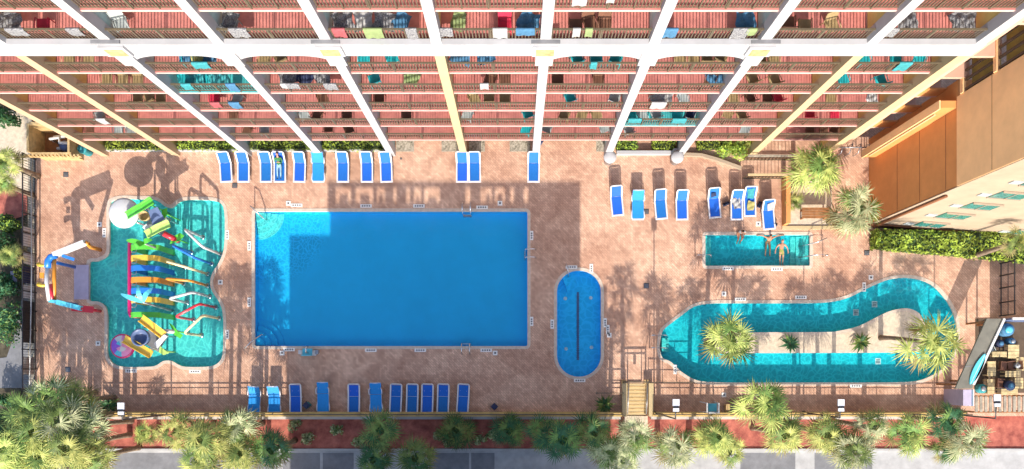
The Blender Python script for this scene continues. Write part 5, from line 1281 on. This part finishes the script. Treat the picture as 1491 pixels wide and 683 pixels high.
def barchair(u, v, rz, m, lab):
    q = P(u, v, .5); o = bpy.data.objects.new('bar_chair', chair_data[m]); COL.objects.link(o); o.location = (q.x, q.y, .052); o.rotation_euler.z = rz; tag(o, lab, 'chair', 'chairs in the beach bar')
for u, v, rz, m, lab in ((1460, 533, 1.5, 'brown', 'dark chair left of the long middle bar table'), (1474, 532, -1.5, 'brown', 'dark chair right of the middle bar tables'), (1455, 558, 1.5, 'brown', 'dark chair south of the long middle bar table'), (1440, 508, .5, 'grey', 'grey chair under the bar roof edge')): barchair(u, v, rz, m, lab)

# ------------------------------------------------------------------ pool hardware
def ladder(u, v, rz, lab):
    q = P(u, v, 0); root = thing('pool_ladder', lab, 'pool ladder', (q.x, q.y, .025), rz, 'steel ladders of the main pool')
    for x in (-.26, .26):
        b = MB(); b.tube([(x, .55, 0), (x, .55, .55), (x, .42, .80), (x, .15, .84), (x, -.12, .70), (x, -.16, .4), (x, -.16, -.9)], .035, 8); b.build('rail', 'steel', root, world=False)
    for z in (-.25, -.5, -.75): b = MB(); b.box(-.25, .25, -.20, -.12, z, z + .03); b.build('rung', 'steel', root, world=False)
ladder(680, 309, 0, 'steel pool ladder on the north edge of the main pool'); ladder(679, 504, R(180), 'steel pool ladder on the south edge of the main pool'); ladder(768, 371, R(-90), 'steel pool ladder on the east edge of the main pool')
def grab(pts, lab, cat='handrail', r=.035, m='steel', name='pool_handrail'):
    b = MB(); b.tube(pts, r, 8); return tag(recentre(b.build(name, m)), lab, cat, 'steel handrails of the pools')
grab([G(371, 304, 0), G(371, 304, .9), G(378, 311, .95), G(386, 319, .5), G(386, 319, -.5)], 'steel handrail into the north-west corner of the main pool')
grab([G(363, 508, 0), G(363, 508, .9), G(372, 499, .95), G(384, 488, .5), G(384, 488, -.6)], 'steel handrail into the south-west corner of the main pool')
grab([G(824, 387, 0), G(824, 387, .85), G(826, 397, .9), G(828, 403, -.4)], 'steel handrail at the north end of the oval pool')
grab([G(946, 489, 0), G(946, 489, .9), G(965, 489, .9), G(974, 489, -.3)], 'steel handrail at the west entry of the lazy river, north one')
grab([G(946, 507, 0), G(946, 507, .9), G(963, 507, .9), G(974, 507, -.3)], 'steel handrail at the west entry of the lazy river, south one')
grab([G(1012, 374, 0), G(1012, 374, .9), G(1030, 374, .9), G(1038, 374, -.4)], 'steel handrail at the west end of the plunge pool')
grab([G(1198, 374, 0), G(1198, 374, .9), G(1180, 374, .9), G(1166, 374, -.4)], 'steel handrail at the east end of the plunge pool, south one')
grab([G(1196, 350, 0), G(1196, 350, .9), G(1182, 356, .9), G(1166, 358, -.4)], 'steel handrail at the east end of the plunge pool, north one')
lf = thing('pool_lift', 'teal seat pool lift with white arms on the south edge of the main pool', 'pool lift', G(452, 512, .025))
b = MB(); b.box(GX(444), GX(461), GY(518), GY(510), .03, .12); b.build('base_plate', 'white_plastic', lf)
b = MB(); b.tube([G(452, 514, .1), G(452, 514, 1.1), G(452, 508, 1.2), G(454, 505, 1.1)], .05, 8); b.build('arm', 'steel', lf)
b = MB(); b.box(GX(444), GX(458), GY(517), GY(508), .55, .62); b.box(GX(444), GX(458), GY(518.5), GY(517), .55, 1.0); b.build('seat', 'sky_plastic', lf)
for u in (440, 464): b = MB(); b.box(GX(u) - .11, GX(u) + .11, GY(516), GY(510), .35, .55); b.build('armrest', 'white_plastic' if u < 450 else 'grey_metal', lf)
# depth marker tiles let into the deck
mk = [(420, 296, 'n'), (432, 299, 'n2'), (533, 300, 'n2'), (610, 300, 'n2'), (702, 302, 'n2'), (728, 296, 'n'), (363, 358, 's'), (363, 440, 's'), (411, 514, 'n'), (421, 509, 'n2'), (540, 510, 'n2'), (612, 510, 'n2'), (708, 510, 'n2'), (721, 514, 'n'), (774, 343, 's'), (774, 468, 's'),
      (832, 389, 'n2'), (861, 391, 's'), (804, 472, 's'), (881, 470, 's'), (887, 488, 'n'), (844, 554, 'n2'), (1104, 326, 'n'), (1060, 391, 'n2'), (1131, 392, 'n2'), (1054, 428, 'n'), (1078, 436, 'n2'), (1166, 433, 'n2'), (1268, 404, 'n'), (1258, 418, 's'), (983, 538, 's'), (1054, 575, 'n'), (1246, 562, 'n2'), (885, 480, 's'),
      (145, 327, 'n'), (152, 339, 's'), (331, 342, 's'), (321, 411, 'n'), (191, 540, 'n2'), (284, 541, 'n2'), (143, 500, 'n'), (331, 487, 's')]
def region(u):
    return 'splash pool' if u < 340 else 'main pool' if u < 790 else 'oval pool' if u < 900 else 'lazy river'
seq = {}
for u, v, k in sorted(mk):
    rg = region(u) if not (u > 900 and v < 400) else 'plunge pool'; i = seq[rg] = seq.get(rg, 0) + 1
    w, l = {'n': (.30, .30), 'n2': (.75, .22), 's': (.22, .60)}[k]; x, y = GX(u), GY(v); b = MB(); b.box(x - w / 2, x + w / 2, y - l / 2, y + l / 2, .0, .032)
    if k == 'n2':
        for j in range(4): b.box(x - w * .36 + j * .15, x - w * .36 + j * .15 + .09, y - .05, y + .05, .0, .036, 1)
    elif k == 's':
        for j in range(3): b.box(x - .05, x + .05, y - l * .34 + j * .15, y - l * .34 + j * .15 + .09, .0, .036, 1)
    else: b.box(x - .06, x + .06, y - .06, y + .06, .0, .036, 1)
    shape = {'n': 'small square', 'n2': 'long', 's': 'narrow upright'}[k]
    tag(recentre(b.build('depth_marker', ['tile_white', 'tile_mark'])), f'{shape} white marker tile on the deck of the {rg}, {ORD[i - 1] if i <= 24 else i} from west', 'marker tile', 'white marker tiles around the pools')
for u, v, lab in ((342, 270, 'square dark deck drain south of the westernmost loungers'), (941, 308, 'square dark deck drain beside the wide pale blue lounger in the sun'), (941, 416, 'square dark deck drain in the palm shadows right of the oval pool'), (96, 254, 'square dark deck drain below the pump enclosure'), (1262, 368, 'square dark deck drain at the west end of the annex hedge'), (99, 538, 'square dark deck drain in the south-west corner'), (584, 231, 'small dark deck drain left of the cream column')):
    s = .17 if u != 584 else .06; b = MB(); b.box(GX(u) - s, GX(u) + s, GY(v) - s, GY(v) + s, 0, .012)
    for k in range(4): b.box(GX(u) - s * .85, GX(u) + s * .85, GY(v) - s * .8 + k * s * .42, GY(v) - s * .8 + k * s * .42 + s * .2, .012, .018, 1)
    tag(recentre(b.build('deck_drain', ['black_metal', 'grey_metal'])), lab, 'drain', 'drains in the pool deck')
def bin_(u, v, m, lab, name='waste_bin'):
    q = P(u, v, .5); root = thing(name, lab, 'bin', (q.x, q.y, .002)); b = MB(); b.lathe((q.x, q.y, .002), [(.19, 0), (.24, .62), (.2, .62), (.16, .06)], 4); b.build('bin_body', m, root)
    b = MB(); b.lathe((q.x, q.y, .625), [(.26, 0), (.26, .06), (.18, .12), (.02, .14)], 4); b.build('lid', 'cloth_navy', root)
bin_(447, 590, 'cloth_teal', 'small teal bin with navy lid between two south row loungers'); bin_(720, 592, 'cloth_teal', 'small teal bin with navy lid east of the south row'); bin_(786, 206, 'slate_panel', 'dark bin at the white hotel column by the lone lounger'); bin_(1056, 593, 'sky_plastic', 'pale blue bin by the tan wall right of the white chair') if False else None
bx = thing('grill_box', 'square black box grill with tan sides by the tan wall', 'grill', G(1064, 594, .0)); q = P(1066, 594, .7)
b = MB(); b.box(q.x - .36, q.x + .36, q.y - .24, q.y + .24, .1, .62); b.build('cabinet', 'wood_tan', bx); b = MB(); b.box(q.x - .12, q.x + .36, q.y - .25, q.y + .25, .621, .75); b.build('lid', 'black_metal', bx)
for x in (-.3, .3): b = MB(); b.box(q.x + x - .04, q.x + x + .04, q.y - .2, q.y + .2, .002, .1); b.build('foot', 'black_metal', bx)
lc = thing('lifeguard_chair', 'white lifeguard chair with blue seat standing by the tan wall', 'chair', G(1037, 594, .0)); q = P(1037, 593, 1.4)
b = MB(); b.box(q.x - .3, q.x + .3, q.y - .28, q.y + .24, 1.32, 1.4); b.build('seat', 'sky_plastic', lc)
b = MB(); b.box(q.x - .34, q.x + .34, q.y - .38, q.y - .29, 1.3, 2.0); b.build('backrest', 'white_plastic', lc)
for s in (-1, 1):
    b = MB(); b.box(q.x + s * .36 - .05, q.x + s * .36 + .05, q.y - .3, q.y + .28, 1.55, 1.62); b.build('armrest', 'white_plastic', lc)
    for y in (-.3, .26): b = MB(); b.bar((q.x + s * .46, q.y + y * 1.2, 0), (q.x + s * .34, q.y + y, 1.55), .07); b.build('leg', 'white_plastic', lc)
# floating skimmer lids seen in the lazy river floor and lights in the oval pool
for u, v, lab in ((1245, 455, 'white square drain cover on the upper lazy river floor, west one'), (1272, 443, 'white square drain cover on the upper lazy river floor, east one'), (1277, 526, 'white square drain cover on the lower lazy river floor')):
    x, y = GX(u, -.85), GY(v, -.72); b = MB(); b.box(x - .18, x + .18, y - .2, y + .2, -.72, -.70)
    for k in range(3): b.box(x - .12, x + .12, y - .13 + k * .1, y - .08 + k * .1, -.70, -.695, 1)
    tag(recentre(b.build('floor_cover', ['tile_white', 'tile_mark'])), lab, 'drain cover', 'white drain covers on the lazy river floor')
for u, v, lab in ((823, 435, 'round white inlet on the oval pool floor, north-west one'), (860, 434, 'round white inlet on the oval pool floor, north-east one'), (824, 508, 'round white inlet on the oval pool floor, south-west one'), (861, 506, 'round white inlet on the oval pool floor, south-east one')):
    x, y = GX(u, -.8), GY(v, -.8); b = MB(); b.lathe((x, y, -.7), [(.12, 0), (.12, .02), (.08, .03)], 14); tag(recentre(b.build('floor_inlet', 'tile_white')), lab, 'inlet', 'white inlets on the oval pool floor')

# ------------------------------------------------------------------ light, sky, camera
w = bpy.data.worlds.new('World'); scene.world = w; w.use_nodes = True
nt = w.node_tree; bg = nt.nodes['Background']; sky = nt.nodes.new('ShaderNodeTexSky'); sky.sky_type = 'NISHITA'; sky.sun_disc = False
sky.sun_elevation = R(32); sky.sun_rotation = R(180); sky.air_density = 1.0; sky.dust_density = 1.6; sky.ozone_density = 1.0
nt.links.new(sky.outputs['Color'], bg.inputs['Color']); bg.inputs['Strength'].default_value = .15
sd = bpy.data.lights.new('sun', 'SUN'); sd.energy = 3.3; sd.angle = R(.5); sd.color = (1, .92, .80)
so2 = bpy.data.objects.new('sun', sd); COL.objects.link(so2); so2.location = (0, -40, 40); so2.rotation_euler = (R(90 - 32), 0, 0)
cd = bpy.data.cameras.new('camera'); cam = bpy.data.objects.new('camera', cd); COL.objects.link(cam); scene.camera = cam
cam.location = (0, 0, H); cam.rotation_euler = (0, 0, 0); cd.sensor_fit = 'HORIZONTAL'; cd.sensor_width = 36; cd.lens = 36 * FPX / 1491
cd.shift_x = (745.5 - CX) / 1491; cd.shift_y = (CY - 341.5) / 1491; cd.clip_end = 3000
vs_ = scene.view_settings; vs_.view_transform = 'Standard'; vs_.look = 'None'; vs_.gamma = 1; vs_.exposure = 1.17; vs_.use_curve_mapping = False
